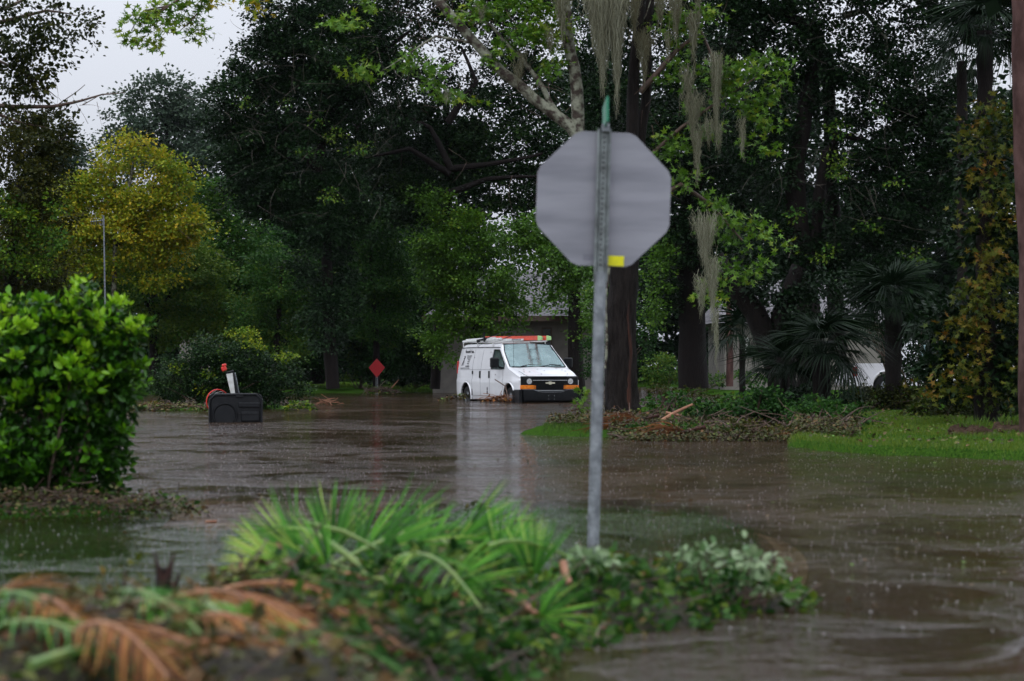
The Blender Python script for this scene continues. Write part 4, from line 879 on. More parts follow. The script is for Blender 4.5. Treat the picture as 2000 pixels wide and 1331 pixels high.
    mb.tube([rp(x,7,-1,.001) for x in (.05,.5,1.0,2.0,3.0,3.2)], .006, 4); mb.tube([rp(x,1,-1,.001) for x in (1.5,2.0,2.7,3.4,4.3)], .007, 4)
    mb.build('panel_seam', M['seam'], t)
    for sg in (-1,1):
        for c in (RA, FA):
            mb = MB(); mb.tube([(c+(AR+.012)*math.cos(R(a)), sg*1.0, WZ+(AR+.012)*math.sin(R(a))) for a in range(-4 if c == RA else 32,185,9)], .022, 6); mb.build('arch_lip', M['white'], t)
            mb = MB(); vs_ = []; n_ = 20
            for k in range(n_+1):
                a = math.pi*k/n_; vs_ += [(c+AR*math.cos(a), sg*.99, WZ+AR*math.sin(a)), (c+AR*math.cos(a), sg*.62, WZ+AR*math.sin(a))]
            mb.add(vs_, [(2*k,2*k+1,2*k+3,2*k+2) for k in range(n_)]); mb.box((c-AR, sg*.62-.01, .3),(c+AR, sg*.62+.01, .85)); mb.build('wheel_well', M['rubber'], t)
            wt_ = MB(); R_ = .365
            prof = [(.22,.0),(.30,-.015),(R_-.02,-.01),(R_,.03),(R_,.19),(R_-.02,.22),(.22,.22)]; n_ = 28; vs_ = []
            for k in range(n_):
                a = 2*math.pi*k/n_
                for (r_, y_) in prof: vs_.append((c+r_*math.cos(a), sg*(.955-y_), WZ+r_*math.sin(a)))
            p_ = len(prof); fs_ = [(k*p_+j, ((k+1)%n_)*p_+j, ((k+1)%n_)*p_+j+1, k*p_+j+1) for k in range(n_) for j in range(p_-1)]
            wt_.add(vs_, fs_); wh = wt_.build('wheel', M['rubber'], t)
            mb = MB(); n_ = 24; prof = [(.225,.0),(.20,.03),(.16,.035),(.10,.01),(.06,-.01),(.001,-.015)]; vs_ = []
            for k in range(n_):
                a = 2*math.pi*k/n_
                for (r_, y_) in prof: vs_.append((c+r_*math.cos(a), sg*(.955-y_), WZ+r_*math.sin(a)))
            p_ = len(prof); mb.add(vs_, [(k*p_+j, ((k+1)%n_)*p_+j, ((k+1)%n_)*p_+j+1, k*p_+j+1) for k in range(n_) for j in range(p_-1)])
            mb.build('rim', M['steel'], wh)
    # door handles, hinges, filler bits
    for x in (2.25, 3.08):
        mb = MB(); mb.box((x-.045,-1.005,.99),(x+.045,-.975,1.21), .012); mb.build('door_handle', M['blackp'], t)
    for x, z in ((1.58,1.16),(1.56,.5),(1.56,.6),(2.95,.55),(2.96,.66)):
        mb = MB(); mb.box((x-.02,-1.012,z-.05),(x+.02,-.97,z+.05), .005); mb.build('hinge', M['blackp'], t)
    for sg in (-1,1):
        mb = MB(); mb.box((.0, sg*.95-.02, 1.12),(.075, sg*.95+.02, 1.52), .01, Matrix(((1,0,.13,-.14),(0,1,0,0),(0,0,1,0),(0,0,0,1)))); mb.build('tail_light', M['redlens'], t)
    # mirrors
    for sg in (-1,1):
        mb = MB(); mb.box((4.07, sg*1.20-.13, 1.30),(4.24, sg*1.20+.13, 1.62), .04); m_ = mb.build('wing_mirror', M['blackp'], t)
        mb = MB(); mb.tube([(4.16,sg*.93,1.30),(4.16,sg*1.08,1.33),(4.16,sg*1.18,1.38)], .03, 6); mb.build('mirror_arm', M['blackp'], m_)
        mb = MB(); mb.box((4.05, sg*1.20-.10, 1.33),(4.069, sg*1.20+.10, 1.59)); mb.build('mirror_glass', M['chrome'], m_)
    # front end
    mb = MB(); mb.box((5.60,-.92,.64),(5.675,.92,1.055), .02); mb.build('front_fascia', M['blackp'], t)
    g = MB(); 
    for k in range(9): g.box((5.67,-.52,.685+.027*k),(5.70,.52,.697+.027*k))
    for k in range(4): g.box((5.67,-.52,.965+.022*k),(5.70,.52,.974+.022*k))
    g.build('grille', M['blackp'], t, smooth=False)
    mb = MB(); mb.box((5.69,-.55,.925),(5.705,.55,.94)); mb.build('grille_bar', M['chrome'], t)
    bt = MB(); s_ = .115   # plain bow-tie shaped badge
    poly = [(-1.5,-.30),(-.48,-.30),(-.38,-.62),(.42,-.62),(.34,-.30),(1.38,-.30),(1.5,.30),(.48,.30),(.38,.62),(-.42,.62),(-.34,.30),(-1.38,.30)]
    bt.prism([(a*s_*.9, b*s_*.62) for a,b in poly], (5.70,0,.85), Vector((0,-1,0)), Vector((0,0,1)), Vector((1,0,0)), .03); bt.build('badge', M['gold'], t, smooth=False)
    for sg in (-1,1):
        mb = MB(); mb.cyl((5.66, sg*.66, .90),(5.70, sg*.66,.90), .085, 20); h_ = mb.build('headlight', M['chrome'], t)
        mb = MB(); mb.cyl((5.70, sg*.66, .90),(5.712, sg*.66,.90), .045, 16); mb.build('bulb', M['paper'], h_)
        mb = MB(); mb.box((5.63, min(sg*.44,sg*.935), .665),(5.70, max(sg*.44,sg*.935), .785), .01); mb.build('turn_signal', M['amber'], t)
        mb = MB(); mb.box((5.66, min(sg*.56,sg*.86), 1.025),(5.69, max(sg*.56,sg*.86), 1.032)); mb.build('lamp_trim', M['steel'], t)
    # wrap bumper
    bm = MB(); n_ = 15; vs_ = []
    for k in range(n_):
        u = -1 + 2*k/(n_-1); y_ = u*1.0; x_ = 5.80 - .05*u*u - .42*max(0,(abs(u)-.86)/.14)**2; dip = .045 if abs(u) < .45 else 0
        vs_ += [(x_-.14,y_*.97,.665-dip),(x_,y_,.645-dip),(x_+.015,y_,.48),(x_,y_,.33),(x_-.12,y_*.97,.25)]
    bm.add(vs_, [(k*5+j,(k+1)*5+j,(k+1)*5+j+1,k*5+j+1) for k in range(n_-1) for j in range(4)]); bm.build('front_bumper', M['blackp'], t, ang=50)
    mb = MB(); mb.tube([(5.80,-.42,.60),(5.81,-.3,.58),(5.815,0,.575),(5.81,.3,.58),(5.80,.42,.60)], .008, 5); mb.build('bumper_trim', M['steel'], t)
    for sg in (-1,1):
        mb = MB(); mb.tube([(5.74,sg*.9,.655),(5.77,sg*.6,.655),(5.79,sg*.42,.64)], .008, 5); mb.build('bumper_trim', M['steel'], t)
        mb = MB(); mb.box((5.34, min(sg*.90,sg*1.0), .24),(5.74, max(sg*.90,sg*1.0), .655), .02); mb.build('bumper_end', M['blackp'], t)
    mb = MB()
    for y_ in (-.09,.09):
        for z_ in (.37,.47): mb.cyl((5.81,y_,z_),(5.83,y_,z_),.012,8)
    mb.build('plate_bolt', M['chrome'], t)
    # wipers, antenna, hood seam
    for (y0,y1) in ((-.55,.05),(.12,.78)):
        mb = MB(); mb.tube([(4.70,y0,1.345),(4.62,(y0+y1)/2,1.40),(4.64,y1,1.385)], .013, 5); mb.build('wiper', M['blackp'], t)
    mb = MB(); mb.tube([(4.75,-.80,1.28),(4.74,-.80,2.12)], .005, 5); mb.build('aerial', M['blackp'], t)
    mb = MB(); mb.tube([(5.63,-.70,1.06),(5.5,-.74,1.10),(5.3,-.78,1.17),(4.9,-.83,1.26)], .007, 4); mb.build('bonnet_seam', M['seam'], t)
    # lettering on the rear side panel: too small to read in the photograph, strokes of the same size and layout
    mb = MB(); rr = random.Random(3)
    def stroke(pts, r): mb.tube([(x, -(sd(z)+.0065)*1.0*wmax(x), z) for x, z in pts], r, 4)
    x_ = 1.52; z_ = 1.80; pts = []      # script heading (local x runs forward; reads from the rear end to the front)
    for (a, b) in ((.62,1.06),(1.0,1.12),(1.16,1.46)):
        n_ = int((b-a)/.03); pts = [(a+(b-a)*k/n_, 1.79 + (.045 if k%2 else -.02) + (.045 if k in (0,1) else 0) - (.05 if (k==n_-1 and a>1.1) else 0)) for k in range(n_+1)]; stroke(pts, .006)
    for r_, (z_, a, b) in enumerate(((1.68,.88,1.32),(1.62,.90,1.28),(1.56,1.0,1.18),(1.50,.98,1.16),(1.44,.98,1.16),(1.36,.86,1.22))):
        xx = a
        while xx < b:
            l_ = rr.uniform(.02,.05)
            for q_ in (0,1): stroke([(xx, z_-.014+.022*q_),(xx+l_, z_-.014+.022*q_)], .004 if r_ < 5 else .007)
            stroke([(xx, z_-.016),(xx, z_+.012)], .004); xx += l_+.018
    xx = .42
    while xx < 1.2:
        l_ = rr.uniform(.02,.06); stroke([(xx, 1.295),(xx+l_, 1.30)], .008); xx += l_+.02
    stroke([(.50,1.38),(.60,1.50),(.66,1.58),(.72,1.68)], .010); stroke([(.62,1.38),(.66,1.50),(.66,1.58)], .007); stroke([(.60,1.60),(.70,1.62)], .012)
    mb.build('lettering', M['ink'], t)
    # leaf specks stuck to the wet paint
    mb = MB()
    for _ in range(16):
        x_, z_ = rr.uniform(.2,5.0), rr.uniform(.7,1.9)
        if 3.2 < x_ < 4.5 and z_ > 1.2: continue
        if z_ > zedge(x_)-.05: continue
        q = MB(); mb.box((x_-.014, -(sd(z_)+.010)*wmax(x_)-.003, z_-.012),(x_+.014, -(sd(z_)+.004)*wmax(x_), z_+.014))
    for _ in range(10):
        x_, y_ = rr.uniform(4.85,5.5), rr.uniform(-.7,.7); z_ = ztop(x_)+.002; mb.box((x_-.015,y_-.015,z_-.004),(x_+.02,y_+.015,z_+.004))
    mb.build('wet_leaf', M['twig'], t, smooth=False)
    # roof rack
    rk = MB()
    for x_ in (.35, 1.7, 3.1):
        rk.box((x_-.02,-.84,2.10),(x_+.02,.84,2.125))
        for sg in (-1,1): rk.box((x_-.015,sg*.86-.012,1.96),(x_+.015,sg*.86+.012,2.12)); 
    rk.tube([(.1,-.80,2.13),(3.4,-.80,2.13)], .014, 6); rk.tube([(.1,.80,2.13),(3.4,.80,2.13)], .014, 6)
    rk.build('roof_rack', M['paper'], t)
    mb = MB(); mb.cyl((1.75,-.9,2.13),(1.75,-.62,2.2),.05,10); mb.box((1.7,-.66,2.1),(1.9,-.6,2.26),.01); mb.box((2.16,-.84,2.12),(2.22,-.80,2.42)); mb.build('rack_clamp', M['blackp'], t)
    return t, W0, phi
van_root, VW, VP = van()
VM = Matrix.Translation(VW) @ Matrix.Rotation(VP, 4, 'Z')
# ladders on the rack, things of their own
def ladder(label, a, b, wd, m, railh, capm=None, rung=.3):
    a, b = Vector(a), Vector(b); t = empty('ladder', VM @ a, label, 'ladder', rz=VP); L_ = (b-a).length; d = (b-a).normalized(); sx = Vector((-d.y, d.x, 0)).normalized()
    for sg in (-1,1):
        mb = MB(); p = a + sx*sg*wd/2; q = b + sx*sg*wd/2; up = Vector((0,0,railh/2)); th = sx*.015
        mb.add([VM@(p-th-up),VM@(p+th-up),VM@(p+th+up),VM@(p-th+up),VM@(q-th-up),VM@(q+th-up),VM@(q+th+up),VM@(q-th+up)], [(0,3,2,1),(4,5,6,7),(0,1,5,4),(1,2,6,5),(2,3,7,6),(3,0,4,7)])
        mb.build('rail', m, t, True, smooth=False)
        if capm:
            mb = MB(); e = q + d*.14; up2 = up*1.15; th2 = th*1.6; q0 = q - d*.10
            mb.add([VM@(q0-th2-up2),VM@(q0+th2-up2),VM@(q0+th2+up2),VM@(q0-th2+up2),VM@(e-th2-up2*.8),VM@(e+th2-up2*.8),VM@(e+th2+up2*.6),VM@(e-th2+up2*.6)], [(0,3,2,1),(4,5,6,7),(0,1,5,4),(1,2,6,5),(2,3,7,6),(3,0,4,7)]); mb.build('rail_cap', capm, t, True, smooth=False)
    k = 1
    while k*rung < L_:
        c = a + d*(k*rung); mb = MB(); mb.tube([VM@(c - sx*wd/2), VM@(c + sx*wd/2)], .016, 6); mb.build('rung', M['steel'], t, True); k += 1
    return t
ladder('orange fibreglass ladder with green end caps lying on the van roof rack', (.60,-.10,2.24), (4.45,.30,2.21), .30, M['orange'], .13, M['lime'])
ladder('aluminium ladder beneath the orange one on the van roof rack', (.15,-.45,2.16), (3.6,-.25,2.17), .40, M['paper'], .06)
for (a, b, lb, r) in (((.0,-.74,2.14),(3.0,-.55,2.20),'white conduit pipe at the outer edge of the van roof rack',.035),((-.05,-.62,2.19),(2.2,-.45,2.24),'shorter white conduit pipe lying above the longer one on the rack',.03)):
    mb = MB(); mb.tube([VM@Vector(a), VM@Vector(b)], r, 8); tag(mb.build('pipe', M['paper']), lb, 'pipe')
mb = MB(); mb.tube([VM@Vector(p) for p in ((3.0,-.5,2.19),(3.3,-.2,2.34),(3.75,.1,2.30),(4.0,.2,2.22))], .012, 5); mb.tube([VM@Vector(p) for p in ((1.9,-.6,2.24),(2.6,-.4,2.40),(3.2,-.1,2.43))], .014, 5)
tag(mb.build('strap', M['blackp']), 'dark straps tying the ladders to the van rack', 'strap')

# ------------------------------------------------------------------ debris caught by the wheels
def strew(n, cx, cy, rx, ry, hfun, size, lm, name, tmpl=T_KITE, tint=.5, zj=.02, parent=None, flat=1.0):
    a = rng.uniform(0, 2*np.pi, n); r = np.sqrt(rng.uniform(0,1,n)); x = cx + rx*r*np.cos(a); y = cy + ry*r*np.sin(a)
    z = hfun(x, y) + np.abs(rng.normal(size=n))*zj
    d = rng.normal(size=(n,3)); d[:,2] *= .35
    return leafcloud(name, np.stack([x,y,z],1), d, size*rng.uniform(.6,1.3,n), tint+rng.normal(size=n)*.3, LM[lm], parent, tmpl, flat)
def sticks(parent, c, rx, ry, n, L_, r, m, name='twigs', up=.25, z0=.02):
    mb = MB()
    for _ in range(n):
        a = random.uniform(0,6.28); p = Vector((c[0]+random.gauss(0,rx*.5), c[1]+random.gauss(0,ry*.5), c[2]+z0+abs(random.gauss(0,.05))))
        d = Vector((math.cos(a), math.sin(a), random.gauss(0,up)))*L_*random.uniform(.4,1)
        q = bend(p-d*.5, p+d*.5, 5, 1.2); mb.tube(q, [r*(1-.6*i/4) for i in range(5)], 4)
    o = mb.build(name, m, parent, True, ang=80)
    if parent is not None: o['kind'] = 'stuff'
    return o
def debris(label, px, py, Y, rx, ry, h, nl, ns, lm='litter', leaf=.09, m=M['twig'], L_=.5, r=.008, name='debris_clump', cat='debris', tint=.5, group=None):
    c = P(px, py, Y); c.z = 0; t = empty(name, c, label, cat, group)
    hf = lambda x, y: h*np.clip(1 - ((x-c.x)/rx)**2 - ((y-c.y)/ry)**2, 0, 1)
    strew(nl, c.x, c.y, rx, ry, hf, leaf, lm, 'leaves', tint=tint, zj=.03, parent=t, flat=.4); sticks(t, (c.x, c.y, h*.5), rx, ry, ns, L_, r, m); return t
a = VM @ Vector((1.03,-1.15,0)); debris('brown and yellow leaves caught at the van rear wheel', 1000+a.x/a.y*F, 0, a.y, .75, .25, .16, 260, 18, leaf=.1, tint=.5)
a = VM @ Vector((4.75,-1.2,0)); debris('red-brown palm debris and sticks snagged on the van front wheel', 1000+a.x/a.y*F, 0, a.y, .62, .25, .14, 120, 34, 'dead', .12, M['stick'], .7, .012)
p = VM @ Vector((4.85,-1.1,.75)); q = VM @ Vector((4.35,-1.25,.95)); r_ = VM @ Vector((5.35,-1.2,.35)); mb = MB(); mb.tube([q, p, r_], [.016,.02,.012], 6); tag(mb.build('stick', M['twig']), 'dark stick leaning against the van front wheel arch', 'stick')

# ------------------------------------------------------------------ white pickup behind the palmettos
def pickup():
    Yc = 76; x0 = PX(1668, Yc); t = empty('parked_pickup', (x0, Yc, .05), 'white pickup half hidden behind the palmetto fans', 'pickup', rz=R(6))
    prof = [(0,.55),(0,1.05),(.05,1.12),(1.75,1.14),(1.85,1.18),(2.15,1.78),(2.35,1.86),(3.3,1.86),(3.55,1.80),(4.15,1.2),(5.2,1.1),(5.45,.95),(5.5,.5)]
    def arch(c): return [(c+.46*math.cos(R(a)), .42+.46*math.sin(R(a))) for a in range(0,181,20)]
    low = [(5.5,.42)] + arch(4.55) + arch(1.05) + [(0,.42)]
    poly = prof + low; mb = MB(); nn = len(poly)
    def tw(z): return 0 if z < 1.15 else (z-1.15)*.22
    vs_ = [(a, 0+tw(b), b) for a,b in poly] + [(a, 1.95-tw(b), b) for a,b in poly]
    mb.add(vs_, [tuple(range(nn)), tuple(range(nn,2*nn))[::-1]] + [(i,i+nn,(i+1)%nn+nn,(i+1)%nn) for i in range(nn)]); mb.build('body', M['white'], t, smooth=False)
    for c in (1.05, 4.55):
        mb = MB(); mb.tube([(c,-.01,.40),(c,.24,.40)], .38, 24); w_ = mb.build('wheel', M['rubber'], t); mb = MB(); mb.tube([(c,-.025,.40),(c,.05,.40)], .2, 16); mb.build('rim', M['steel'], w_)
        mb = MB(); mb.tube([(c+.47*math.cos(R(a)), -.01, .42+.47*math.sin(R(a))) for a in range(0,181,12)], .025, 5); mb.build('arch_lip', M['white'], t)
    for (a, b) in ((2.05,2.85),(2.95,3.75)):
        mb = MB(); mb.add([(a,.005,1.24),(b,.005,1.24),(b-(.28 if b > 3 else 0),.115,1.74),(a+(.2 if a < 2.5 else 0),.115,1.74)], [(0,1,2,3)]); mb.build('side_window', M['windscreen'], t, smooth=False)
    mb = MB(); mb.box((-.16,-.02,.42),(-.02,1.97,.62),.03); mb.build('rear_bumper', M['white'], t)
    mb = MB(); mb.box((-.02,-.012,.72),(.1,.12,1.02),.01); mb.build('tail_light', M['redlens'], t)
    mb = MB(); mb.box((2.92,-.02,1.0),(3.06,0,1.04)); mb.build('door_handle', M['blackp'], t)
pickup()

# ------------------------------------------------------------------ stop sign seen from behind
Ys = 13.9; S = F/Ys
def stop_sign():
    base = P(1153, 1085, Ys); base.z = hpt(base.x, Ys); top = P(1181, 252, Ys)
    t = empty('stop_sign', base, 'grey back of an octagonal road sign on a galvanised post, yellow sticker low on it', 'road sign')
    b = base - Vector((0,0,.5)); d = (top-b).normalized()
    # U-channel post, open side to the camera
    ux = Vector((1,0,0)); ux = (ux - d*ux.dot(d)).normalized(); uy = d.cross(ux)
    prof = [(-.042,-.018),(-.030,-.024),(-.018,-.006),(.018,-.006),(.030,-.024),(.042,-.018),(.042,-.012),(.031,-.017),(.020,.002),(-.020,.002),(-.031,-.017),(-.042,-.012)]
    mid = b.lerp(top, .72); mb = MB(); mb.tube([b, b.lerp(mid,.5), mid], .034, 16); mb.build('post', M['steel'], t, True)
    mb = MB(); cp = [(x*.95, y*.9) for x, y in prof]; mb.prism(cp, b.lerp(top,.70), ux, -uy if uy.y < 0 else uy, d, (top-b.lerp(top,.70)).length); mb.build('channel_post', M['darksteel'], t, True, smooth=False)
    # reinforcing sleeve and brackets behind the panel
    mb = MB()
    for py in (285, 395, 500):
        c = P(1180-(py-285)*.033, py, Ys-.034); mb.box((c.x-.045,c.y-.006,c.z-.02),(c.x+.045,c.y+.004,c.z+.02),.003)
    mb = MB(); 
    for k in range(26):
        c = P(1180.5-k*10*.033, 268+k*10, Ys-.0295); mb.cyl(c, c+Vector((0,-.002,0)), .006, 8)
    mb.build('bolt', M['blackp'], t, True)
    mb = MB(); sh = M['darkbark']
    tilt = R(-2.0); c = P(1179,389,Ys+.042); r_ = .381/math.cos(R(22.5)); yaw = R(4)
    pu = Vector((math.cos(yaw)*math.cos(tilt), math.sin(yaw), math.sin(tilt))).normalized(); pv = Vector((-math.sin(tilt),0,math.cos(tilt))); pv = (pv-pu*pv.dot(pu)).normalized(); pn = pu.cross(pv)*-1
    poly = []
    for k in range(8):
        a = R(22.5+45*k)
        for da in (-3,3): poly.append((r_*math.cos(a+R(da))*.997, r_*math.sin(a+R(da))*.997))
    back = [(x,y) for x,y in poly]
    mb.prism(back, c, pu, pv, pn, .003); p_ = mb.build('panel', M['signback'], t, True, smooth=False)
    mb = MB(); mb.prism(back, c + pn*.0035, pu, pv, pn, .001); mb.build('sign_face', M['redsign'], p_, True, smooth=False)
    sc_ = P(1202,510,Ys+.036); mb = MB(); mb.prism([(-.049,-.029),(.049,-.029),(.049,.029),(-.049,.029)], sc_ - pn*.0, pu, pv, pn, -.002); st_ = mb.build('sticker', M['yellowst'], p_, True, smooth=False)
    mb = MB(); s2 = P(1148,504,Ys+.037); 
    for rr_ in range(3):
        for k in range(5):
            o_ = s2 + pu*(-.026+.0125*k) + pv*(.012-.012*rr_); mb.prism([(0,0),(.009,0),(.009,.005),(0,.005)], o_, pu, pv, pn, -.001)
    mb.build('label_print', mat('faded_ink', (.10,.10,.14), .7, .2), p_, True, smooth=False)
    # street-name blade seen edge on, on top of the post
    g = MB(); tp = top + Vector((.006,0,0)); g.box((tp.x-.007, tp.y-.30, tp.z+.012),(tp.x+.007, tp.y+.30, tp.z+.155), .002); g.build('name_blade', M['greensign'], t, True)
    g = MB(); g.box((tp.x-.022, tp.y-.03, tp.z-.02),(tp.x+.022, tp.y+.03, tp.z+.03), .006); g.build('blade_clamp', M['steel'], t, True)
stop_sign()

# ------------------------------------------------------------------ red diamond marker, antenna mast
def diamond():
    Yd = 96; c = P(736,718.5,Yd); t = empty('diamond_marker', (c.x, Yd, 0), 'plain red diamond marker sign on a short double post at the far bank', 'road sign')
    mb = MB(); h = .325; mb.prism([(0,-.40),(h,0),(0,.37),(-h,0)], c, Vector((1,0,0)), Vector((0,0,1)), Vector((0,1,0)), .006); mb.build('panel', M['redsign'], t, True, smooth=False)
    for dx in (-.03,.03):
        mb = MB(); mb.tube([(c.x+dx, Yd+.03, -.2),(c.x+dx, Yd+.03, c.z+.1)], .014, 6); mb.build('post', M['steel'], t, True)
    mb = MB()
    for dz in (-.33,.30): mb.cyl((c.x, Yd-.008, c.z+dz),(c.x, Yd, c.z+dz), .016, 8)
    mb.build('bolt', M['chrome'], t, True)
diamond()
debris('tangled brown twigs heaped at the foot of the red diamond marker', 742, 765, 93.5, .62, .6, .26, 150, 60, 'litter', .1, M['twig'], .9, .014, 'twig_pile', 'debris')
mb = MB(); mb.tube([P(765,758,93),P(779,742,93)], [.03,.015], 5); tag(mb.build('stick', M['stick']), 'pale snapped stick poking up right of the red diamond marker', 'stick')
def antenna():
    Ya = 72; t = empty('antenna_mast', P(205,765,Ya), 'thin steel mast with a small comb-like aerial above the left trees', 'antenna')
    mb = MB(); mb.tube([P(207,765,Ya),P(205,590,Ya),P(202,421,Ya)], [.03,.028,.022], 6); mb.build('mast', M['steel'], t, True)
    mb = MB(); mb.tube([P(176,433,Ya),P(204,430,Ya)], .014, 5); mb.build('boom', M['steel'], t, True)
    for k, px in enumerate((178,183,188,193,198)):
        mb = MB(); mb.tube([P(px,427,Ya-.1),P(px,439,Ya+.1)], .012, 5); mb.build('element', M['steel'], t, True)
    mb = MB(); mb.tube([P(194,436,Ya),P(196,441,Ya),P(200,439,Ya),P(201,424,Ya),P(198,420,Ya)], .012, 5); mb.build('bracket', M['steel'], t, True)
antenna()

# ------------------------------------------------------------------ toppled portable basketball hoop
def hoop():
    Yh = 45.2; c = P(460, 826, Yh); t = empty('basketball_hoop', (c.x, Yh, 0), 'toppled portable basketball hoop, black base on edge in the water', 'basketball hoop', rz=R(4))
    w_, h_ = .50, .58      # half width, height over water
    mb = MB(); poly = [(-w_,-.25),(w_,-.25),(w_,h_-.10),(w_-.03,h_-.03),(w_-.10,h_),(-w_+.10,h_),(-w_+.03,h_-.03),(-w_,h_-.10)]
    X, Z, Yv = Vector((1,0,0)), Vector((0,0,1)), Vector((0,1,0))
    back = MB(); back.prism(poly, (0,.10,-.04), X, Z, Yv, .16); b_ = back.build('base', M['blackp'], t, ang=40)
    # moulded rim and relief of the underside that faces us
    rim = MB(); pts = [(x,.09,z-.04) for x,z in [(-w_+.02,-.2),(-w_+.02,h_-.12),(-w_+.12,h_-.02),(w_-.12,h_-.02),(w_-.02,h_-.12),(w_-.02,-.2)]]; rim.tube(pts, .026, 8); rim.build('base_rim', M['blackp'], b_)
    r2 = MB(); cx, cz, rr_ = -.20, .13, .22
    r2.tube([(cx+rr_*math.cos(R(a)), .085, cz+rr_*math.sin(R(a))) for a in range(-30,215,15)], .018, 6); r2.cyl((cx,.06,cz),(cx,.10,cz), .19, 24); r2.build('wheel_recess', M['blackp'], b_)
    r3 = MB(); r3.box((.05,.055,.28),(.46,.10,.37),.012); r3.box((.10,.055,.02),(.44,.10,.20),.012); r3.box((0,.06,.47),(.14,.10,.50),.008); r3.box((.05,.045,.155),(.44,.07,.165),.003); r3.build('moulded_rib', M['blackp'], b_)
    pl = MB(); Mx = lambda px, py, dy=0: Vector((PX(px,Yh)-c.x, dy, EYE+(HY-py)/F*Yh))
    pl.tube([Mx(462,775,.2),Mx(455,745,.2),Mx(449,728,.2)], [.05,.06,.07], 8); pl.build('pole', M['blackp'], t)
    pp = MB(); pp.prism([(-.045,0),(.03,0),(.055,.42),(-.065,.42)], Mx(456,773,.12), (Mx(450,730)-Mx(458,773)).normalized().cross(Yv)*-1, (Mx(450,730)-Mx(458,773)).normalized(), Yv, .02); pp.build('padding', M['paper'], t, smooth=False)
    b2 = MB(); b2.tube([Mx(466,775,.25),Mx(457,728,.25)], .02, 6); b2.build('brace', M['steel'], t)
    b3 = MB(); b3.tube([Mx(440,729,.18),Mx(456,725,.18)], .022, 6); b3.build('crossbar', M['blackp'], t)
    rd = MB(); rd.box((0,0,0),(.10,.06,.09),.015, Matrix.Translation(Mx(434,727,.15)) @ Matrix.Rotation(R(-25),4,'Y')); rd.box((0,0,0),(.09,.06,.05),.015, Matrix.Translation(Mx(433,717,.15)) @ Matrix.Rotation(R(-10),4,'Y')); rd.build('bracket', M['ball_red'], t)
    # ring and net, ring plane upright and turned
    rg = MB(); n_ = 40; cc = Mx(424,785,.30); ax = Vector((.86,.5,0)); pts = [cc + ax*(.235*math.cos(2*math.pi*k/n_)) + Vector((0,0,1))*(.225*math.sin(2*math.pi*k/n_)) for k in range(n_+1)]
    rg.tube(pts, .012, 6, caps=False); rg.build('ring', M['ball_red'], t)
    nt_ = MB(); dn = Vector((.5,-.86,0))*-.22
    for k in range(12):
        a0, a1, a2 = [2*math.pi*(k+o)/12 for o in (0,.5,1)]
        pt = lambda a, f, s_: cc + ax*(.235*s_*math.cos(a)) + Vector((0,0,1))*(.225*s_*math.sin(a)) + dn*f
        for (u, v) in ((a0,a1),(a2,a1)): nt_.tube([pt(u,0,1), pt(v,.4,.8)], .004, 4); nt_.tube([pt(v,.4,.8), pt(u,.8,.62)], .004, 4)
    nt_.build('net', M['net'], t)
hoop()

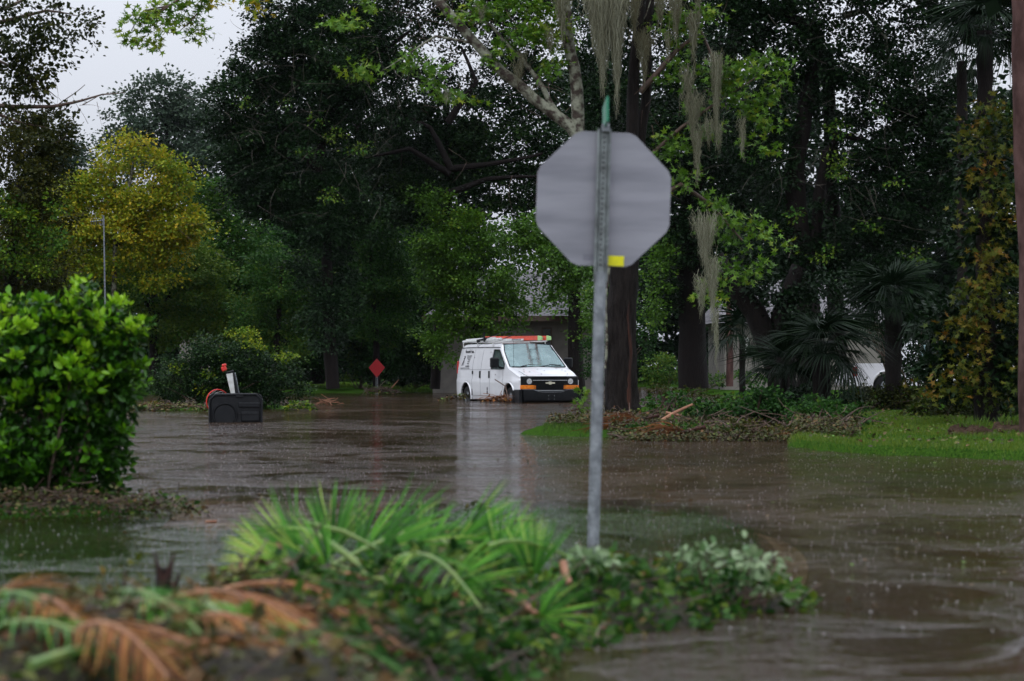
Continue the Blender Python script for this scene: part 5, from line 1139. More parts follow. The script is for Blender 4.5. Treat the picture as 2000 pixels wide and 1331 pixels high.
# ------------------------------------------------------------------ privet bush at left, big leaves one by one
def privet():
    Yb = 16.8; t = empty('privet_bush', (PX(110,Yb), Yb, .03), 'bright green glossy-leaved bush in front at the left edge', 'bush')
    cl = [(90,640,100,55),(190,650,85,60),(40,700,110,80),(150,740,110,90),(240,680,45,60),(230,770,40,80),(60,820,120,90),(180,850,80,80),(215,870,40,60),(110,920,110,45),(20,900,90,70),(200,940,40,26,1.6),(110,965,110,26),(190,955,60,26),(20,960,80,26),(-60,760,70,160),
          (160,585,16,30,2.2),(170,560,10,18,2),(230,600,18,14,2),(275,640,14,14,2),(265,740,18,14,1.6),(50,590,30,12,1.8),(10,590,20,14,1.8),(110,600,20,12,1.8)]
    s = F/Yb
    mb = MB()
    for _ in range(46):
        c = random.choice(cl); b = P(c[0]+random.uniform(-.7,.7)*c[2], c[1]+random.uniform(-.3,.8)*c[3], Yb+random.uniform(.0,.3))
        q = bend((PX(110,Yb)+random.uniform(-.25,.25), Yb+random.uniform(-.15,.15), -.02), b, 7, 1.0); mb.tube(q, [.014*(1-.75*i/6) for i in range(7)], 5)
    mb.build('stems', M['twig'], t, True, ang=80)['kind'] = 'stuff'
    Ps, Ds, Ts = [], [], []
    for c in cl:
        a, b = c[2]/s, c[3]/s; A = math.pi*a*b; leaf = .072; n = int(A*(c[4] if len(c) > 4 else 2.5)/(leaf*leaf*.15)); tf = max(6, int(A/(.045**2)*.7))
        R3 = (a, min(a,b,.35), b); cc = P(c[0], c[1], Yb+rng.uniform(-.08,.08))
        p, d, ct = clump_points(cc, tuple(r*.80 for r in R3), n, tf, .05, .3); Ps.append(p); Ds.append(d); Ts.append(.10+ct*.2+rng.normal(size=n)*.08)  # inner leaves older and darker, the shade inside the bush put into the tint
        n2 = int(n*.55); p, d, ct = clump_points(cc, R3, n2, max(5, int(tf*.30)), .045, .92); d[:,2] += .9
        Ps.append(p); Ds.append(d); Ts.append(.50+ct*.45+rng.normal(size=n2)*.12 + np.clip((p[:,2]-.75)*.55, -.25, .3))  # outer shoots tinted lighter towards the top, daylight put into the colour
    p, d, tt = np.concatenate(Ps), np.concatenate(Ds), np.concatenate(Ts); ok = (p[:,2] > .06); p, d, tt = p[ok], d[ok], tt[ok]
    # the 300 frontmost leaves as parts
    vis = (p[:,0]/p[:,1]*F + 1000 > -5); key = np.where(vis, p[:,1], 99) + rng.uniform(0,.06,len(p)); order = np.argsort(key); big = order[:300]; rest = order[300:]
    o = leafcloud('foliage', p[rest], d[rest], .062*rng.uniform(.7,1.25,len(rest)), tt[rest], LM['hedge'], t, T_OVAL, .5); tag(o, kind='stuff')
    ms = []
    for k in range(6):
        mb = MB(); mb.tint = .35+.11*k; mb.add([tuple(v) for v in T_OVAL[0]], T_OVAL[1]); ms.append(mb.mesh('leaf', LM['hedge'], smooth=False))
    inv = Matrix.Translation(t.location).inverted()
    for i in big:
        dv = Vector(d[i]).normalized(); nn = Vector((random.gauss(0,.6), random.gauss(-.4,.6), 1)).normalized(); sx = dv.cross(nn).normalized(); nn = sx.cross(dv)
        m = Matrix(((sx.x,dv.x,nn.x,0),(sx.y,dv.y,nn.y,0),(sx.z,dv.z,nn.z,0),(0,0,0,1)))
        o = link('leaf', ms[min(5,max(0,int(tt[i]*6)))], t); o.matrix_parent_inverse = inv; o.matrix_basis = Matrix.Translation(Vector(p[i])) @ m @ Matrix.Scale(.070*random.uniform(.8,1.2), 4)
privet()
debris('dark leaf litter and roots at the foot of the bright bush', 80, 995, 16.3, 1.15, .55, .14, 2600, 120, 'litter', .035, M['twig'], .3, .004, 'leaf_litter', 'debris', tint=.15)
debris('small green sprig trailing into the water right of the bright bush', 310, 990, 16.9, .28, .2, .08, 260, 16, 'green', .05, M['twig'], .3, .004, 'leafy_twig', 'twig', tint=.6)
t = empty('scrap_paper', P(268,985,17.3), 'wet white sheets stranded beside the bright bush', 'paper')
for k in range(4):
    mb = MB(); mb.box((-.09,-.05,-.003),(.09,.05,.003), 0, Matrix.Translation(P(262+6*k,984-3*k,17.3+.05*k)) @ Euler((R(20+8*k),R(-12+10*k),R(30*k))).to_matrix().to_4x4()); mb.build('sheet', M['paper'], t, True, smooth=False)
debris('clump of greenery and reddish leaves beyond the bright bush', 300, 795, 58, .55, .5, .18, 260, 14, 'vine', .09, tint=.6, name='leaf_litter')
debris('wet leaf litter along the foot of the big bush behind the hoop', 350, 800, 57.5, 1.5, .5, .14, 900, 60, 'litter', .08, tint=.5, name='leaf_litter')
debris('green leaves and a pale scrap at the water right of the hoop', 585, 795, 58, .4, .4, .2, 220, 10, 'yellow', .09, tint=.2, name='leaf_litter')
debris('grassy tuft lying in the water between the hoop and the diamond marker', 640, 788, 68, .25, .2, .05, 10, 26, 'green', .06, M['stick'], .7, .008, 'grass_tuft', 'tuft')

# ------------------------------------------------------------------ grass
def grass(name, label, region, n, hgt, tint=.6, lm='grass', minz=-.02):
    x, y = region(n); z = hland(x, y); ok = (z > minz); x, y, z = x[ok], y[ok], z[ok]; n = len(x)
    d = rng.normal(size=(n,3))*.35; d[:,2] = 1
    pts = np.stack([x,y,z-.01],1)
    V = (np.array([(-.07,0,0),(.07,0,0),(.03,.6,.1),(0,1,.25)], float), [(0,1,2,3)])
    o = leafcloud(name, pts, d, hgt*rng.uniform(.5,1.3,n), tint+rng.normal(size=n)*.25 + .25*vnoise(x,y,1.1,4), LM[lm], None, V, 0); tag(o, label, 'grass', kind='stuff'); return o
def lawn_r(n): y = rng.uniform(25, 47, n); px = rng.uniform(1450, 2030, n); return (px-1000)/F*y, y
grass('lawn_grass', 'wet bright green lawn grass at the right above the water', lawn_r, 70000, .065, .62, minz=-.03)
def bank_l(n): y = rng.uniform(104, 125, n); px = rng.uniform(560, 860, n); return (px-1000)/F*y, y
grass('bank_grass', 'yellow-green grass on the far bank behind the diamond marker', bank_l, 12000, .16, .5, minz=-.02)
def bank_m(n): y = rng.uniform(33, 48, n); px = rng.uniform(1060, 1500, n); return (px-1000)/F*y, y
grass('bank_grass', 'short grass edging the debris bank near the sweetgum trunk', bank_m, 22000, .065, .25, minz=-.035)
def isl_g(n): y = rng.uniform(9, 18.5, n); x = rng.uniform(-2, 2, n); return x, y
grass('drowned_grass', 'grass blades drowned under the shallow water round the sign post', isl_g, 30000, .05, .45, lm='sunk', minz=-.075)
def left_g(n): y = rng.uniform(10.5, 17, n); x = rng.uniform(-3.6, -1.7, n); return x, y
grass('drowned_grass', 'drowned grass under the water below the bright bush', left_g, 20000, .05, .3, lm='sunk', minz=-.08)

x, y = lawn_r(1500); z = hland(x, y); ok = z > .0; p_ = np.stack([x, y, z+.05], 1)[ok]; d_ = rng.normal(size=p_.shape); d_[:,2] *= .3
tag(leafcloud('fallen_leaves', p_, d_, .05*rng.uniform(.5,1.5,len(p_)), .4+rng.normal(size=len(p_))*.3, LM['litter'], None, T_KITE, .5), 'loose brown leaves blown over the lawn', 'leaves', kind='stuff')
# ------------------------------------------------------------------ the debris bank on the right
def bank():
    hf = lambda x, y: hland(x, y) + .10*(.5+.5*vnoise(x, y, 2.5, 2))
    def reg(n, y0, y1, a, b):
        y = rng.uniform(y0, y1, n); px = rng.uniform(a, b, n); return (px-1000)/F*y, y
    Ps = []
    for (y0,y1,a,b,n) in ((34.5,40,1190,1670,22000),(33.2,35.5,1230,1680,9000),(38,42,1070,1240,4000)):
        x, y = reg(n, y0, y1, a, b); Ps.append(np.stack([x,y,np.maximum(hf(x,y),.0)+np.abs(rng.normal(size=n))*.06],1))
    p = np.concatenate(Ps); d = rng.normal(size=(len(p),3)); d[:,2] = d[:,2]*.4+.15
    tt = .26 + .3*vnoise(p[:,0],p[:,1],1.7,6) + rng.normal(size=len(p))*.22
    o = leafcloud('debris_leaves', p, d, .045*rng.uniform(.6,1.4,len(p)), tt, LM['litter'], None, T_KITE, .3); tag(o, 'mat of torn leaves covering the storm debris bank', 'debris', kind='stuff')
    mb = MB()
    for _ in range(260):
        Y_ = random.uniform(33.8,40); px = random.uniform(1180,1680); x = PX(px,Y_); z = max(hpt(x,Y_),0)+random.uniform(.02,.22)
        a = random.uniform(0,6.28); dv = Vector((math.cos(a), math.sin(a)*.6, random.gauss(.05,.25)))*random.uniform(.2,.7); q = bend((x,Y_,z), Vector((x,Y_,z))+dv, 5, 1.3); mb.tube(q, [.012*(1-.6*i/4) for i in range(5)], 4)
    o = mb.build('debris_twigs', M['twig'], ang=80); tag(o, 'tangle of brown twigs in the storm debris bank', 'debris', kind='stuff')
    for (lb, Y_, cl, lm, leaf, ti, cv) in (
        ('leafy fallen branch lying right of the sweetgum trunk foot', 39, [(1290,790,34,14,2),(1330,780,30,14,1.6),(1270,805,20,14,2)], 'green', .08, .6, 2),
        ('fallen branch with wet leaves between the trunk and the dark shrub', 37, [(1370,800,40,18,1.8),(1400,820,40,16,2),(1350,830,30,10,1.6)], 'green', .07, .35, 2),
        ('spread of small-leaved branches right of the dark shrub', 36, [(1580,815,50,18,2),(1630,830,34,12,2),(1560,835,40,14,2),(1600,800,40,12,1.6)], 'green', .06, .35, 2),
        ('low leafy branch along the water edge below the dark shrub', 34.6, [(1440,845,50,8,1.8),(1520,850,50,8,1.8),(1480,835,40,8,1.6)], 'olive', .06, .6, 2),
        ('twiggy green branch at the tail end of the debris bank', 34.5, [(1640,850,36,8,1.6),(1670,840,24,8,1.4)], 'green', .06, .3, 2),
        ('sparse bare-twigged branch behind the orange stick', 44, [(1330,770,50,14,.8),(1400,785,60,12,1.0),(1290,765,20,10,1.4)], 'olive', .07, .6, 1),
        ('dense leafy branch heaped just behind the bank crest', 38.5, [(1440,790,40,16),(1400,810,40,14),(1340,815,40,12)], 'green', .07, .5, 2.2),
        ('green torn branch draped over the front of the bank', 35, [(1330,840,50,9),(1400,848,50,9),(1260,838,30,10)], 'green', .06, .55, 2),
        ('leafy branch rising behind the right end of the bank', 37, [(1630,800,46,18),(1670,815,36,14),(1590,790,30,14)], 'green', .065, .4, 2.2),
        ('mossy green sprig on the grass spit left of the trunk', 39.5, [(1110,842,26,5,1.4),(1090,846,20,4,1.2)], 'gum', .07, .5, 2)):
        shrub(lb, Y_, cl, lm, leaf, ti, cv, tr=.1, name='fallen_branch', cat='branch', stems=14, group='storm branches on the bank')
    # reddish dead palm boots by the trunk
    for (lb, px, py, az, n_) in (('red-brown dead palm frond draped from the trunk foot to the water', 1245, 822, 200, 26), ('second red-brown dead frond lying flatter along the bank front', 1330, 845, 185, 20), ('short dead frond curled against the trunk foot', 1200, 835, 240, 16), ('rust-coloured dead frond at the bank under the dark shrub', 1440, 862, 170, 18),('rusty dead frond half buried at the right end of the bank',1590,858,190,16)):
        Y_ = 36.5 if px < 1300 else 34.2; c = P(px, py, Y_); t = empty('dead_palm_frond', c, lb, 'palm frond', 'dead fronds on the bank')
        mb = MB()
        for k in range(n_*3):
            a = R(az + random.uniform(-38,38)); L_ = random.uniform(.35,.9); dv = Vector((math.cos(a)*L_, math.sin(a)*L_*.8-.15, -random.uniform(.0,.24)))
            q = bend(c+Vector((random.uniform(-.05,.05),0,random.uniform(-.03,.05))), c+dv+Vector((0,0,random.gauss(0,.05))), 6, 1.6, -.05); vs_ = []
            for i, p in enumerate(q): wv = Vector((0,.3,1)).normalized()*.009*(1-abs(i/5-.35)*1.1); vs_ += [p-wv, p+wv]
            mb.tint = random.uniform(.0,.42); mb.add(vs_, [(2*i,2*i+1,2*i+3,2*i+2) for i in range(5)])
        mb.build('leaflets', LM['dead'], t, True, smooth=False)['kind'] = 'stuff'
        mb = MB(); mb.tube([c, c-Vector((math.cos(R(az)),0,0))*.35+Vector((0,0,.08))], [.02,.035], 6); mb.build('stem', M['redwood'], t, True)
    mb = MB(); mb.tube(bend(P(1292,822,36),P(1353,790,36),5,.3), [.03,.028,.025,.02,.018], 7); tag(mb.build('stick', M['stick']), 'orange peeled stick slanting up from the debris bank', 'stick')
    mb = MB(); mb.tube(bend(P(1300,806,36.4),P(1330,812,36.4),4,.3), [.02,.02,.02,.015], 6); tag(mb.build('stick', M['stick']), 'short pale stick beneath the orange one on the bank', 'stick')
    for (lb, px, py, Y_, w_) in (('dark lump of uprooted turf on the lawn', 1892, 845, 33.0, .30), ('second uprooted turf lump at the lawn edge by the picture border', 1975, 840, 34.5, .30)):
        c = P(px, py+10, Y_); t = empty('turf_lump', c, lb, 'turf lump', 'turf lumps on the lawn'); mb = MB(); vs_ = []; n_ = 16; m_ = 8
        for j in range(m_+1):
            for k in range(n_):
                a = 2*math.pi*k/n_; e = math.pi/2*j/m_; v = Vector((math.cos(a)*math.cos(e)*w_*1.15, math.sin(a)*math.cos(e)*w_, math.sin(e)*w_*.62)); v *= 1+.38*mn.noise(v*7+c); vs_.append(c+v)
        mb.add(vs_, [(j*n_+k, j*n_+(k+1)%n_, (j+1)*n_+(k+1)%n_, (j+1)*n_+k) for j in range(m_) for k in range(n_)]); mb.build('soil', M['dirt'], t, True, ang=80)
        q = np.array([[c.x+random.uniform(-.7,1)*w_*.8, c.y+random.uniform(-.6,.4)*w_, c.z+w_*.5] for _ in range(140)]); dd = rng.normal(size=(140,3))*.6; dd[:,2] = 1
        leafcloud('grass_tuft', q, dd, .16*rng.uniform(.5,1.2,140), .5+rng.normal(size=140)*.2, LM['grass'], t, (np.array([(-.04,0,0),(.04,0,0),(.02,.6,.1),(0,1,.25)], float), [(0,1,2,3)]))
bank()

# ------------------------------------------------------------------ foreground storm heap
HC = [(-.80,8.1,.32,.55),(-1.10,6.4,.37,.68),(-.30,9.2,.28,.60),(.40,9.9,.17,.50),(.98,10.35,.10,.36),(-.55,7.2,.30,.50),(-1.55,6.5,.24,.45),(-.6,5.9,.34,.5),(-.25,8.2,.16,.4)]
def hheap(x, y):
    z = np.full_like(x, -.30)
    for (cx, cy, h, r) in HC: z = np.maximum(z, -.12 + (h+.12)*np.exp(-(((x-cx)**2 + (y-cy)**2*.55)/(r*r))) )
    return z + .03*vnoise(x, y, 7, 12)
def heap_pt(x, y): return float(hheap(np.array([x]), np.array([y]))[0])
hx = np.linspace(-2.6, 1.7, 110); hy = np.linspace(4.6, 11.8, 120); HX, HY2 = np.meshgrid(hx, hy)
me = gridmesh('debris_mound', hx, hy, hheap(HX.ravel(), HY2.ravel()) - .02); me.materials.append(mat('rotting_litter', (.02,.014,.009), .7, .4, col2=(.05,.045,.015), scale=20, bump=1, bscale=60))
tag(link('debris_mound', me), 'dark rotting core of the storm debris heap in front', 'debris', kind='stuff')
n = 26000; x = rng.uniform(-2.3,1.5,n); y = rng.uniform(4.9,11.4,n); z = hheap(x,y); ok = z > -.03; x,y,z = x[ok],y[ok],z[ok]
p = np.stack([x,y,z+np.abs(rng.normal(size=len(x)))*.03],1); d = rng.normal(size=(len(x),3)); d[:,2] = d[:,2]*.4+.1
side = (x + .28*(y-8) > -.72 + .12*rng.normal(size=len(x))) & (rng.uniform(size=len(x)) < .82)
for nm, mk_, lm_, lb, sz in (('leaf_litter', ~side, 'litter', 'mixed brown and green leaf litter over the left of the front debris heap', .034), ('green_cuttings', side, 'green', 'torn green leaves matted over the middle of the front debris heap', .045)):
    k_ = mk_; o = leafcloud(nm, p[k_], d[k_] + (np.array([0,0,.35]) if nm == 'green_cuttings' else 0), sz*rng.uniform(.4,1.7,k_.sum()), (.55 if nm == 'green_cuttings' else .42)+.35*vnoise(x[k_],y[k_],3,3)+rng.normal(size=k_.sum())*.25, LM[lm_], None, T_KITE if nm == 'leaf_litter' else T_OVAL, .3); tag(o, lb, 'debris', kind='stuff')
o = sticks(None, (0,0,0), .01, .01, 1, .01, .001, M['twig']); bpy.data.objects.remove(o)
mb = MB()
for _ in range(420):
    x, y = random.uniform(-2.2,1.2), random.uniform(5.2,10.9); z = heap_pt(x,y)
    if z < -.02: continue
    a = random.uniform(0,6.28); dv = Vector((math.cos(a), math.sin(a), random.gauss(.05,.3)))*random.uniform(.08,.35); q = bend((x,y,z+.02), Vector((x,y,z+.03))+dv, 5, 1.3); mb.tube(q, [.005*(1-.6*i/4) for i in range(5)], 4)
tag(mb.build('litter_twigs', M['twig'], ang=80), 'thin twigs strewn over the front debris heap', 'debris', kind='stuff')

def leaflet_meshes(lm, wd, tints, droop=.3):
    out = []
    for k, ti in enumerate(tints):
        mb = MB(); _, vs_, fs_ = strip(1.0, wd, 5, droop*(.6+.25*k), .2); mb.tint = ti; mb.add(vs_, fs_); out.append(mb.mesh('leaflet', LM[lm], smooth=True, ang=60))
    return out
LG = leaflet_meshes('frond', .036, (.05,.2,.38,.5,.62,.85)); LD = leaflet_meshes('dead', .034, (.0,.15,.4,.6,.8,.95), .22); LN = lambda l: l
LY = leaflet_meshes('frond', .06, (.8,.9,1.0), .3)
def place(o, t, pos, dirv, up, sc):
    dv = Vector(dirv).normalized(); sx = dv.cross(up).normalized(); nn = sx.cross(dv)
    o.matrix_parent_inverse = Matrix.Translation(t.location).inverted(); m = Matrix(((sx.x,dv.x,nn.x,0),(sx.y,dv.y,nn.y,0),(sx.z,dv.z,nn.z,0),(0,0,0,1)))
    o.matrix_basis = Matrix.Translation(pos) @ m @ Matrix.Diagonal((sc*random.uniform(.8,1.2), sc, sc, 1))
def pinnate(label, a, b, arch, L_, n, meshes, stemm, ll=.3, group='palm fronds on the heap', lift=.25, fwd=.75):
    """feather frond from a to b (points), arching up by arch"""
    a, b = Vector(a), Vector(b); t = empty('palm_frond', a, label, 'palm frond', group); pts = []
    for i in range(12): f = i/11; p = a.lerp(b, f); p.z += arch*math.sin(math.pi*f); pts.append(p)
    mb = MB(); mb.tint = .7; mb.tube(pts, [.013*(1-.8*i/11)+.002 for i in range(12)], 6); mb.build('stem', stemm, t, True)
    for i in range(n):
        f = .14+.86*i/(n-1); k = f*11; j = min(10, int(k)); p = pts[j].lerp(pts[j+1], k-j); ax = (pts[j+1]-pts[j]).normalized(); s_ = ax.cross(Vector((0,0,1))).normalized()
        for sg in (-1,1):
            dv = s_*sg + ax*(fwd+.5*f) + Vector((0,0,lift+random.gauss(0,.12))); L2 = ll*(math.sin(math.pi*min(1,.15+f*.8))**.6)*random.uniform(.8,1.1)
            o = link('leaflet', random.choice(meshes), t); place(o, t, p, dv, Vector((random.gauss(0,.2),random.gauss(0,.2),1)), L2)
def fan(label, hub, dirv, rad, n, spread, meshes, stemm, pet=.35, up=(0,0,1), group='palm fronds on the heap', cone=.15):
    hub = Vector(hub); dv = Vector(dirv).normalized(); t = empty('fan_palm_leaf', hub, label, 'palm leaf', group); up = Vector(up); sx = dv.cross(up).normalized(); nn = sx.cross(dv)
    mb = MB(); mb.tint = .5; mb.tube([hub-dv*pet+Vector((0,0,-.04)), hub-dv*pet*.5, hub], [.012,.01,.007], 6); mb.build('stem', stemm, t, True)
    n = int(n*1.35)
    for i in range(n):
        a = R(-spread/2+spread*i/(n-1)+random.gauss(0,2)); d2 = dv*math.cos(a)+sx*math.sin(a)+nn*(cone+random.gauss(0,.05))
        o = link('leaflet', random.choice(meshes), t); place(o, t, hub, d2, nn, rad*(.75+.25*math.cos(a/1.5))*random.uniform(.9,1.08))
GS = mat('green_stem', (.10,.18,.04), .45, .4, col2=(.16,.22,.05), scale=12); DS = mat('dead_stem', (.20,.08,.04), .6, .3, col2=(.28,.14,.07), scale=12)
def H(px, Y, dz=0): x = PX(px, Y); return Vector((x, Y, max(heap_pt(x, Y), 0)+dz))
GF = [
 ('bright fan palm leaf spreading to the left end of the green clump',(585,1085,9.7),(-1,.1,.25),.36,28,150),
 ('tall green fan palm leaf standing at the back of the heap',(650,1085,10.3),(.1,.2,1),.36,24,70),
 ('second upright fan leaf with blades leaning right',(700,1090,10.1),(.9,.1,.8),.34,26,110),
 ('big fan palm leaf facing us in the middle of the green clump',(745,1075,9.5),(.75,-.25,-.35),.42,38,200),
 ('wide green fan behind the big facing one',(820,1100,9.9),(.8,.2,.6),.34,28,130),
 ('fan palm leaf lying over to the right with pale streaks',(890,1060,9.9),(.95,.05,-.05),.38,30,120),
 ('green fan drooping toward us below the crest',(900,1100,9.3),(.25,-.8,-.3),.34,30,190),
 ('spiky green fan at the right of the clump by the sign post',(1040,1130,9.6),(.0,.1,1),.28,26,80),
 ('low green fan leaf pointing right at the foot of the heap',(1055,1205,8.7),(.85,-.3,.10),.24,26,170),
 ('drooping fan leaf in the dark middle of the heap',(790,1165,8.8),(.35,-.6,-.2),.32,28,170),
 ('green fan leaning left above the litter',(640,1110,9.2),(-.7,-.3,.2),.30,28,160),
 ('narrow green fan between the crest and the sign post',(975,1095,9.8),(.5,0,.8),.28,24,110),
 ('half folded fan leaf at the centre of the heap',(870,1150,8.9),(.8,-.3,.15),.30,24,100)]
for lb, (px, py, Y_), dv, rad, n_, sp in GF:
    fan(lb, P(px, py, Y_), dv, rad, n_, sp, LG, GS, up=(0,-1,.25) if abs(dv[1]) < .5 else (0,-.5,1))
fan('yellowing fan leaf at the left tip of the green clump', P(545,1105,9.2), (-.9,-.1,.05), .26, 22, 110, LY, DS, up=(0,-1,.5))
pinnate('long green feather frond arching along the top of the heap', P(640,1110,9.7), P(1010,1055,10.3), .10, 1, 30, LG, GS, .26)
pinnate('feather frond leaning left over the clear water', P(720,1120,9.3), P(470,1050,9.9), .10, 1, 26, LG, GS, .24)
pinnate('green feather frond bowed toward the sign post', P(860,1120,9.2), P(1120,1095,9.8), .10, 1, 26, LG, GS, .24)
pinnate('feather frond hanging down the front of the heap', P(760,1100,9.2), P(940,1190,8.5), .10, 1, 26, LG, GS, .24)
pinnate('yellow-green frond slanting down across the brown fronds', P(330,1170,7.5), P(520,1331,5.9), .08, 1, 34, LN(LG[3:]), GS, .26, fwd=1.3)
pinnate('second yellow-green frond beside the slanting one', P(400,1180,7.3), P(640,1331,6.2), .06, 1, 32, LN(LG[2:5]), GS, .24, fwd=1.4)
pinnate('green frond lying along the bottom left corner', P(-60,1250,6.3), P(260,1310,5.8), .08, 1, 26, LN(LG[:4]), GS, .26, fwd=1.2)
pinnate('green frond crossing over the dead ones toward the bottom edge', P(160,1190,6.9), P(430,1280,6.2), .10, 1, 30, LG[:4], GS, .26, fwd=1.5)
pinnate('dull green frond among the dead ones at far left', P(-60,1200,6.6), P(150,1240,6.2), .08, 1, 26, LG[:3], GS, .24, fwd=1.4)
pinnate('second green frond lying along the bottom left edge', P(60,1300,5.7), P(420,1290,6.3), .05, 1, 26, LN(LG[1:5]), GS, .24, fwd=1.2)
pinnate('orange-brown dead frond arching over the left of the heap', P(180,1240,6.7), P(470,1235,6.4), .06, 1, 48, LN(LD), DS, 0.25, fwd=1.5, lift=-.05)
pinnate('dead frond flowing down from the heap crest to the bottom edge', P(250,1175,7.3), P(600,1331,5.9), .06, 1, 51, LN(LD), DS, 0.27, fwd=1.7, lift=-.05)
pinnate('rust-coloured dead frond nearest the bottom of the picture', P(150,1220,6.5), P(480,1325,5.9), .05, 1, 51, LN(LD), DS, 0.25, fwd=1.7, lift=-.05)
pinnate('dead frond at the left edge with curled leaflets', P(-80,1225,6.8), P(180,1200,6.9), .10, 1, 40, LN(LD), DS, 0.21, fwd=1.4)
pinnate('tan dead frond behind the dark stump', P(400,1165,7.9), P(720,1200,7.7), .07, 1, 40, LN(LD[2:]), DS, 0.19, fwd=1.5)
pinnate('dead brown frond crossing the middle of the heap', P(520,1215,7.3), P(790,1270,7.0), .08, 1, 43, LN(LD), DS, 0.19, fwd=1.5)
pinnate('dark green frond under the brown ones near the bottom centre', P(480,1275,6.6), P(780,1310,6.7), .07, 1, 28, LN(LG[:3]), GS, .26, fwd=1.2)
pinnate('small dead frond at the bottom right of the heap', P(620,1285,6.7), P(880,1315,7.2), .05, 1, 35, LN(LD[:4]), DS, 0.15, fwd=1.4)
pinnate('pale tan frond along the bottom edge left of centre', P(300,1290,6.0), P(620,1325,5.9), .07, 1, 45, LN(LD[3:]), DS, 0.22, fwd=1.7)
pinnate('reddish dead frond crossing above the yellow-green ones', P(300,1182,7.0), P(640,1250,6.7), .08, 1, 45, LD[2:], DS, 0.27, fwd=1.8, lift=.0)
pinnate('dead frond tip touching the bottom edge at left', P(120,1252,6.1), P(330,1325,5.6), .08, 1, 45, LD[0:], DS, 0.27, fwd=1.8, lift=.0)
pinnate('dead frond between the two yellow-green ones', P(350,1222,6.5), P(600,1320,6.1), .08, 1, 45, LD[1:], DS, 0.27, fwd=1.8, lift=.0)
pinnate('dead frond pouring down the left corner of the heap', P(20,1192,6.6), P(200,1280,6.0), .08, 1, 45, LD[2:], DS, 0.27, fwd=1.8, lift=.0)
pinnate('faded dead frond right of the yellow-green pair', P(430,1182,7.4), P(690,1300,6.8), .08, 1, 45, LD[0:], DS, 0.27, fwd=1.8, lift=.0)
fan('dead fan leaf splayed on the lower left of the heap', P(250,1235,6.5), (.8,-.4,.0), .34, 26, 110, LN(LD), DS)
fan('green fan tip pointing up at the left picture edge', P(-5,1250,6.3), (.1,.1,1), .14, 12, 60, LG, GS, up=(0,-1,0))
# logs and sticks
for (lb, a, b, r_, m_) in (
    ('short peeled log with a pale cut end on the heap', (565,1132,8.9),(612,1136,8.8),.020,M['stick']),
    ('second short grey log lower in the heap', (455,1198,7.7),(520,1202,7.7),.017,M['twig']),
    ('dark jagged stump sticking up at the left of the heap', (330,1210,7.9),(318,1110,7.9),.030,M['bark']),
    ('thin bare stick crossing behind the dark stump', (245,1158,8.2),(330,1172,8.0),.009,M['twig']),
    ('pinkish torn branch slanting down near the low fan leaf', (985,1150,9.0),(1048,1200,8.7),.014,M['stick']),
    ('short broken branch standing by the leafy sprigs', (1100,1100,9.6),(1112,1140,9.5),.016,M['stick']),
    ('brown branch lying across the lower middle of the heap', (620,1260,7.4),(690,1300,7.0),.018,M['twig']),
    ('thick dark branch piece at the bottom middle', (575,1300,6.4),(640,1290,6.5),.026,M['bark']),
    ('tan strap of bark near the bottom middle', (520,1240,7.2),(640,1262,7.0),.012,M['stick'])):
    mb = MB(); q = bend(P(*a), P(*b), 6, .5); mb.tube(q, [r_*(1.1-.3*i/5) for i in range(6)], 9, .08); tag(mb.build('branch_piece', m_, ang=60), lb, 'branch', 'broken branches on the heap')
mb = MB()
for (x_, y_, l_, tl) in ((318,1130,.09,-.3),(326,1120,.07,.35),(335,1150,.06,.5)):
    c = P(x_, y_, 7.88); mb.tube([c-Vector((0,0,.03)), c+Vector((tl*l_,0,l_))], [.018,.002], 6)
tag(mb.build('splinter', M['redwood']), 'red-brown splinters at the top of the jagged stump', 'splinters')
# leafy twigs at the right end, pale undersides
def leafy(label, Y_, cl, lm, leaf, tint, tr=.06, cv=1.6, tmpl=T_OVAL):
    x = PX(cl[0][0], Y_); t = empty('leafy_branch', (x, Y_, .05), label, 'branch', 'leafy branches on the heap'); mb = MB()
    for _ in range(12):
        c = random.choice(cl); b = P(c[0]+random.uniform(-.6,.6)*c[2], c[1]+random.uniform(-.6,.4)*c[3], Y_); q = bend((x+random.uniform(-.1,.1), Y_, .02), b, 6, 1.0); mb.tube(q, [.007*(1-.75*i/5) for i in range(6)], 5)
    mb.build('twigs', M['twig'], t, True, ang=80)['kind'] = 'stuff'; crown(t, Y_, cl, lm, leaf, cv, tint, .5, tr=tr, tmpl=tmpl, name='leaves', flat=.4)
leafy('pale-leaved branch right of the sign post foot', 9.8, [(1165,1085,26,20),(1150,1110,30,24),(1190,1100,20,16),(1200,1130,30,24),(1240,1160,24,14),(1160,1140,24,20)], 'pale', .055, .55)
leafy('yellow-green sprig between the two pale-leaved branches', 10.2, [(1240,1100,30,20,1.2),(1270,1110,24,18,1.2),(1230,1130,24,16)], 'vine', .045, .45)
leafy('darker green branch with white-backed leaves further right', 10.2, [(1345,1090,30,18),(1375,1080,26,16),(1320,1110,24,16),(1400,1110,26,16)], 'pale', .05, .35)
leafy('pale drooping branch at the right tip of the heap', 10.0, [(1450,1095,30,16),(1485,1120,22,22),(1500,1145,20,16),(1440,1125,20,16),(1470,1090,20,12),(1515,1165,14,10)], 'pale', .055, .7)
leafy('dark leaf mass low under the right-hand branches', 9.9, [(1300,1150,60,22),(1380,1155,50,16),(1420,1140,40,14),(1250,1165,40,14)], 'green', .045, .2, cv=2.4)
leafy('small bush of mixed leaves below the centre of the heap', 8.6, [(860,1200,60,34),(940,1190,50,30),(900,1250,60,28),(980,1230,40,26),(820,1250,50,24)], 'green', .045, .45, cv=1.8)
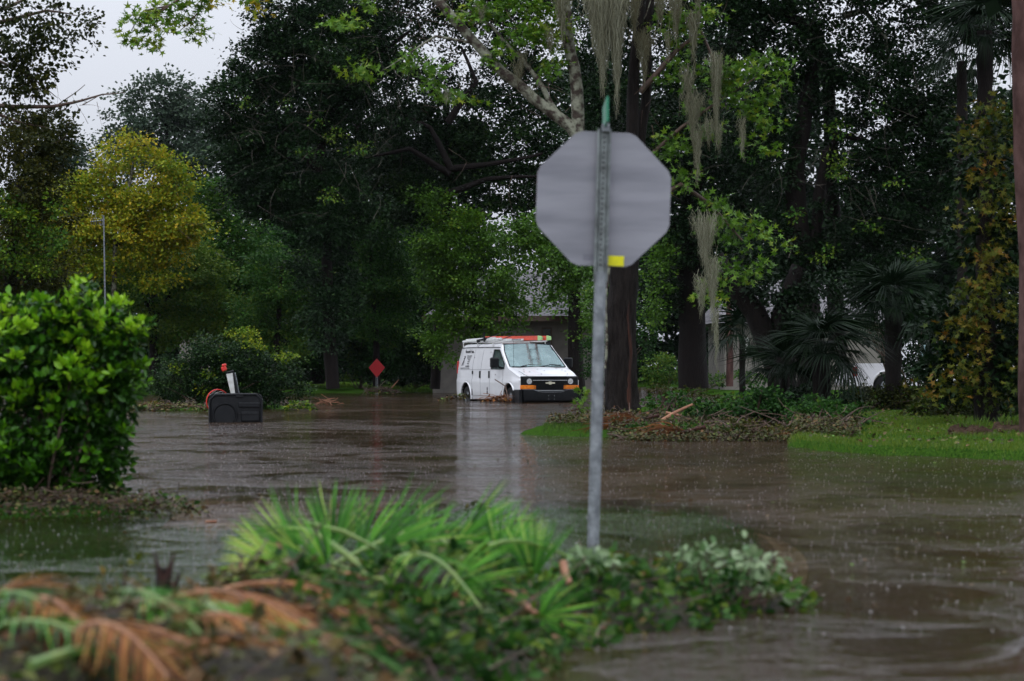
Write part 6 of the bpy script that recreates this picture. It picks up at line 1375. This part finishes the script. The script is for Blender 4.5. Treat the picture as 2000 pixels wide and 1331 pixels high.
leafy('leafy tangle at the bottom of the heap by the open water', 8.0, [(880,1290,50,22),(960,1280,34,16),(800,1300,50,20),(1000,1270,14,30,1.2)], 'green', .04, .3, cv=1.8)
leafy('greenery between the fans and the brown litter', 8.8, [(640,1180,50,26),(720,1190,50,30),(560,1170,40,18),(760,1240,40,22),(680,1230,40,20)], 'green', .042, .5, cv=1.7)
leafy('olive sprig with thin stems at the left behind the stump', 8.6, [(200,1140,28,18,1.3),(235,1120,26,14,1.1),(195,1180,22,22,1.3),(270,1140,18,10,.8)], 'vine', .042, .55)
leafy('brown crumpled leaves around the stump', 8.0, [(380,1150,50,22),(440,1140,50,18),(500,1150,40,18),(360,1190,40,18)], 'litter', .038, .6, cv=1.7)
leafy('tan withered cluster right of the heap centre', 8.4, [(822,1195,16,14,1.6),(835,1205,12,12)], 'dead', .03, .75, tr=.03)
leafy('mottled litter leaves over the bottom of the heap', 7.2, [(700,1250,60,26,1.2),(780,1300,60,20,1.2),(600,1290,60,20,1.0)], 'litter', .035, .7, cv=1.4)
# floating bits
for (lb, px, py, l_, m_) in (('small brown chip floating left of the green clump',412,1021,.07,M['stick']),('thin twig floating beyond the drowned island',1020,1018,.2,M['twig']),('bit of bark floating near the bright bush',395,992,.08,M['twig'])):
    Y_ = YW(py); x = PX(px, Y_); mb = MB(); mb.tube(bend((x-l_/2,Y_,.006),(x+l_/2,Y_+.03,.008),4,.3), .009, 5); tag(mb.build('floating_twig', m_), lb, 'twig')
debris('small floating sprig upright in the water left of the sign post', 934, 1003, 16.8, .10, .06, .03, 30, 8, 'olive', .05, M['twig'], .14, .004, 'floating_sprig', 'twig', tint=.5)

n_ = 900; y_ = 10 + 55*rng.uniform(0,1,n_)**1.2; px_ = rng.uniform(-20,2020,n_); x_ = (px_-1000)/F*y_; ok = hland(x_,y_) < -.02; p_ = np.stack([x_, y_, np.full(n_,.004)],1)[ok]; d_ = rng.normal(size=p_.shape); d_[:,2] *= .05
tag(leafcloud('floating_leaves', p_, d_, .03*rng.uniform(.5,1.6,len(p_)), .5+rng.normal(size=len(p_))*.3, LM['litter'], None, T_KITE, 3), 'scattered small leaves floating on the flood water', 'leaves', kind='stuff')
# ------------------------------------------------------------------ rain splashes on the water
def splashes():
    n = 9000; y = 9 + 38*rng.uniform(0,1,n)**.8; px = rng.uniform(-20,2020,n); x = (px-1000)/F*y; ok = (hland(x,y) < -.02) & (hheap(x,y) < -.02); x, y = x[ok], y[ok]; n = len(x)
    mbv = []; k = 6; s_ = rng.uniform(.002,.0060,n)
    ang = np.arange(k)*2*np.pi/k; ring0 = np.stack([np.cos(ang),np.sin(ang),np.zeros(k)],1); ring1 = np.stack([np.cos(ang)*1.35,np.sin(ang)*1.35,np.full(k,.3)],1); apex = np.array([[0,0,1.9]])
    V = np.concatenate([ring0, ring1]); co = np.stack([x,y,np.full(n,.001)],1)[:,None,:] + V[None]*s_[:,None,None]
    Fs = [(i,(i+1)%k,k+(i+1)%k,k+i) for i in range(k)]; fs_ = (np.array(Fs)[None]+(np.arange(n)*2*k)[:,None,None]).reshape(-1,4)
    m = bpy.data.materials.new('splash_water'); m.use_nodes = True; b = m.node_tree.nodes['Principled BSDF']; b.inputs['Base Color'].default_value = (.55,.55,.55,1); b.inputs['Roughness'].default_value = .15; b.inputs['Specular IOR Level'].default_value = .8
    me = npmesh('rain_splashes', co.reshape(-1,3), fs_, None, True); me.materials.append(m); tag(link('rain_splashes', me), 'tiny crowns thrown up by raindrops all over the flood water', 'splashes', kind='stuff')
splashes()

# ------------------------------------------------------------------ rainy air
HAZE = 0.00004
mb = MB(); mb.box((-60,-3,-1.6),(60,190,38)); hz = mb.build('haze', mat('x'), smooth=False); tag(hz, 'thin rain haze between the trees', 'haze', kind='stuff')
m = bpy.data.materials.new('haze'); m.use_nodes = True; nt = m.node_tree; nt.nodes.clear(); o = N(nt,'ShaderNodeOutputMaterial'); pv = N(nt,'ShaderNodeVolumePrincipled')
pv.inputs['Color'].default_value = (.8,.88,.95,1); pv.inputs['Density'].default_value = HAZE; nt.links.new(pv.outputs[0], o.inputs['Volume']); hz.data.materials.clear(); hz.data.materials.append(m)

tris = sum(len(o.data.loops) - 2*len(o.data.polygons) for o in {o.data: o for o in bpy.data.objects if o.type == 'MESH'}.values())
print('TRIS', tris, 'OBJECTS', len(bpy.data.objects))
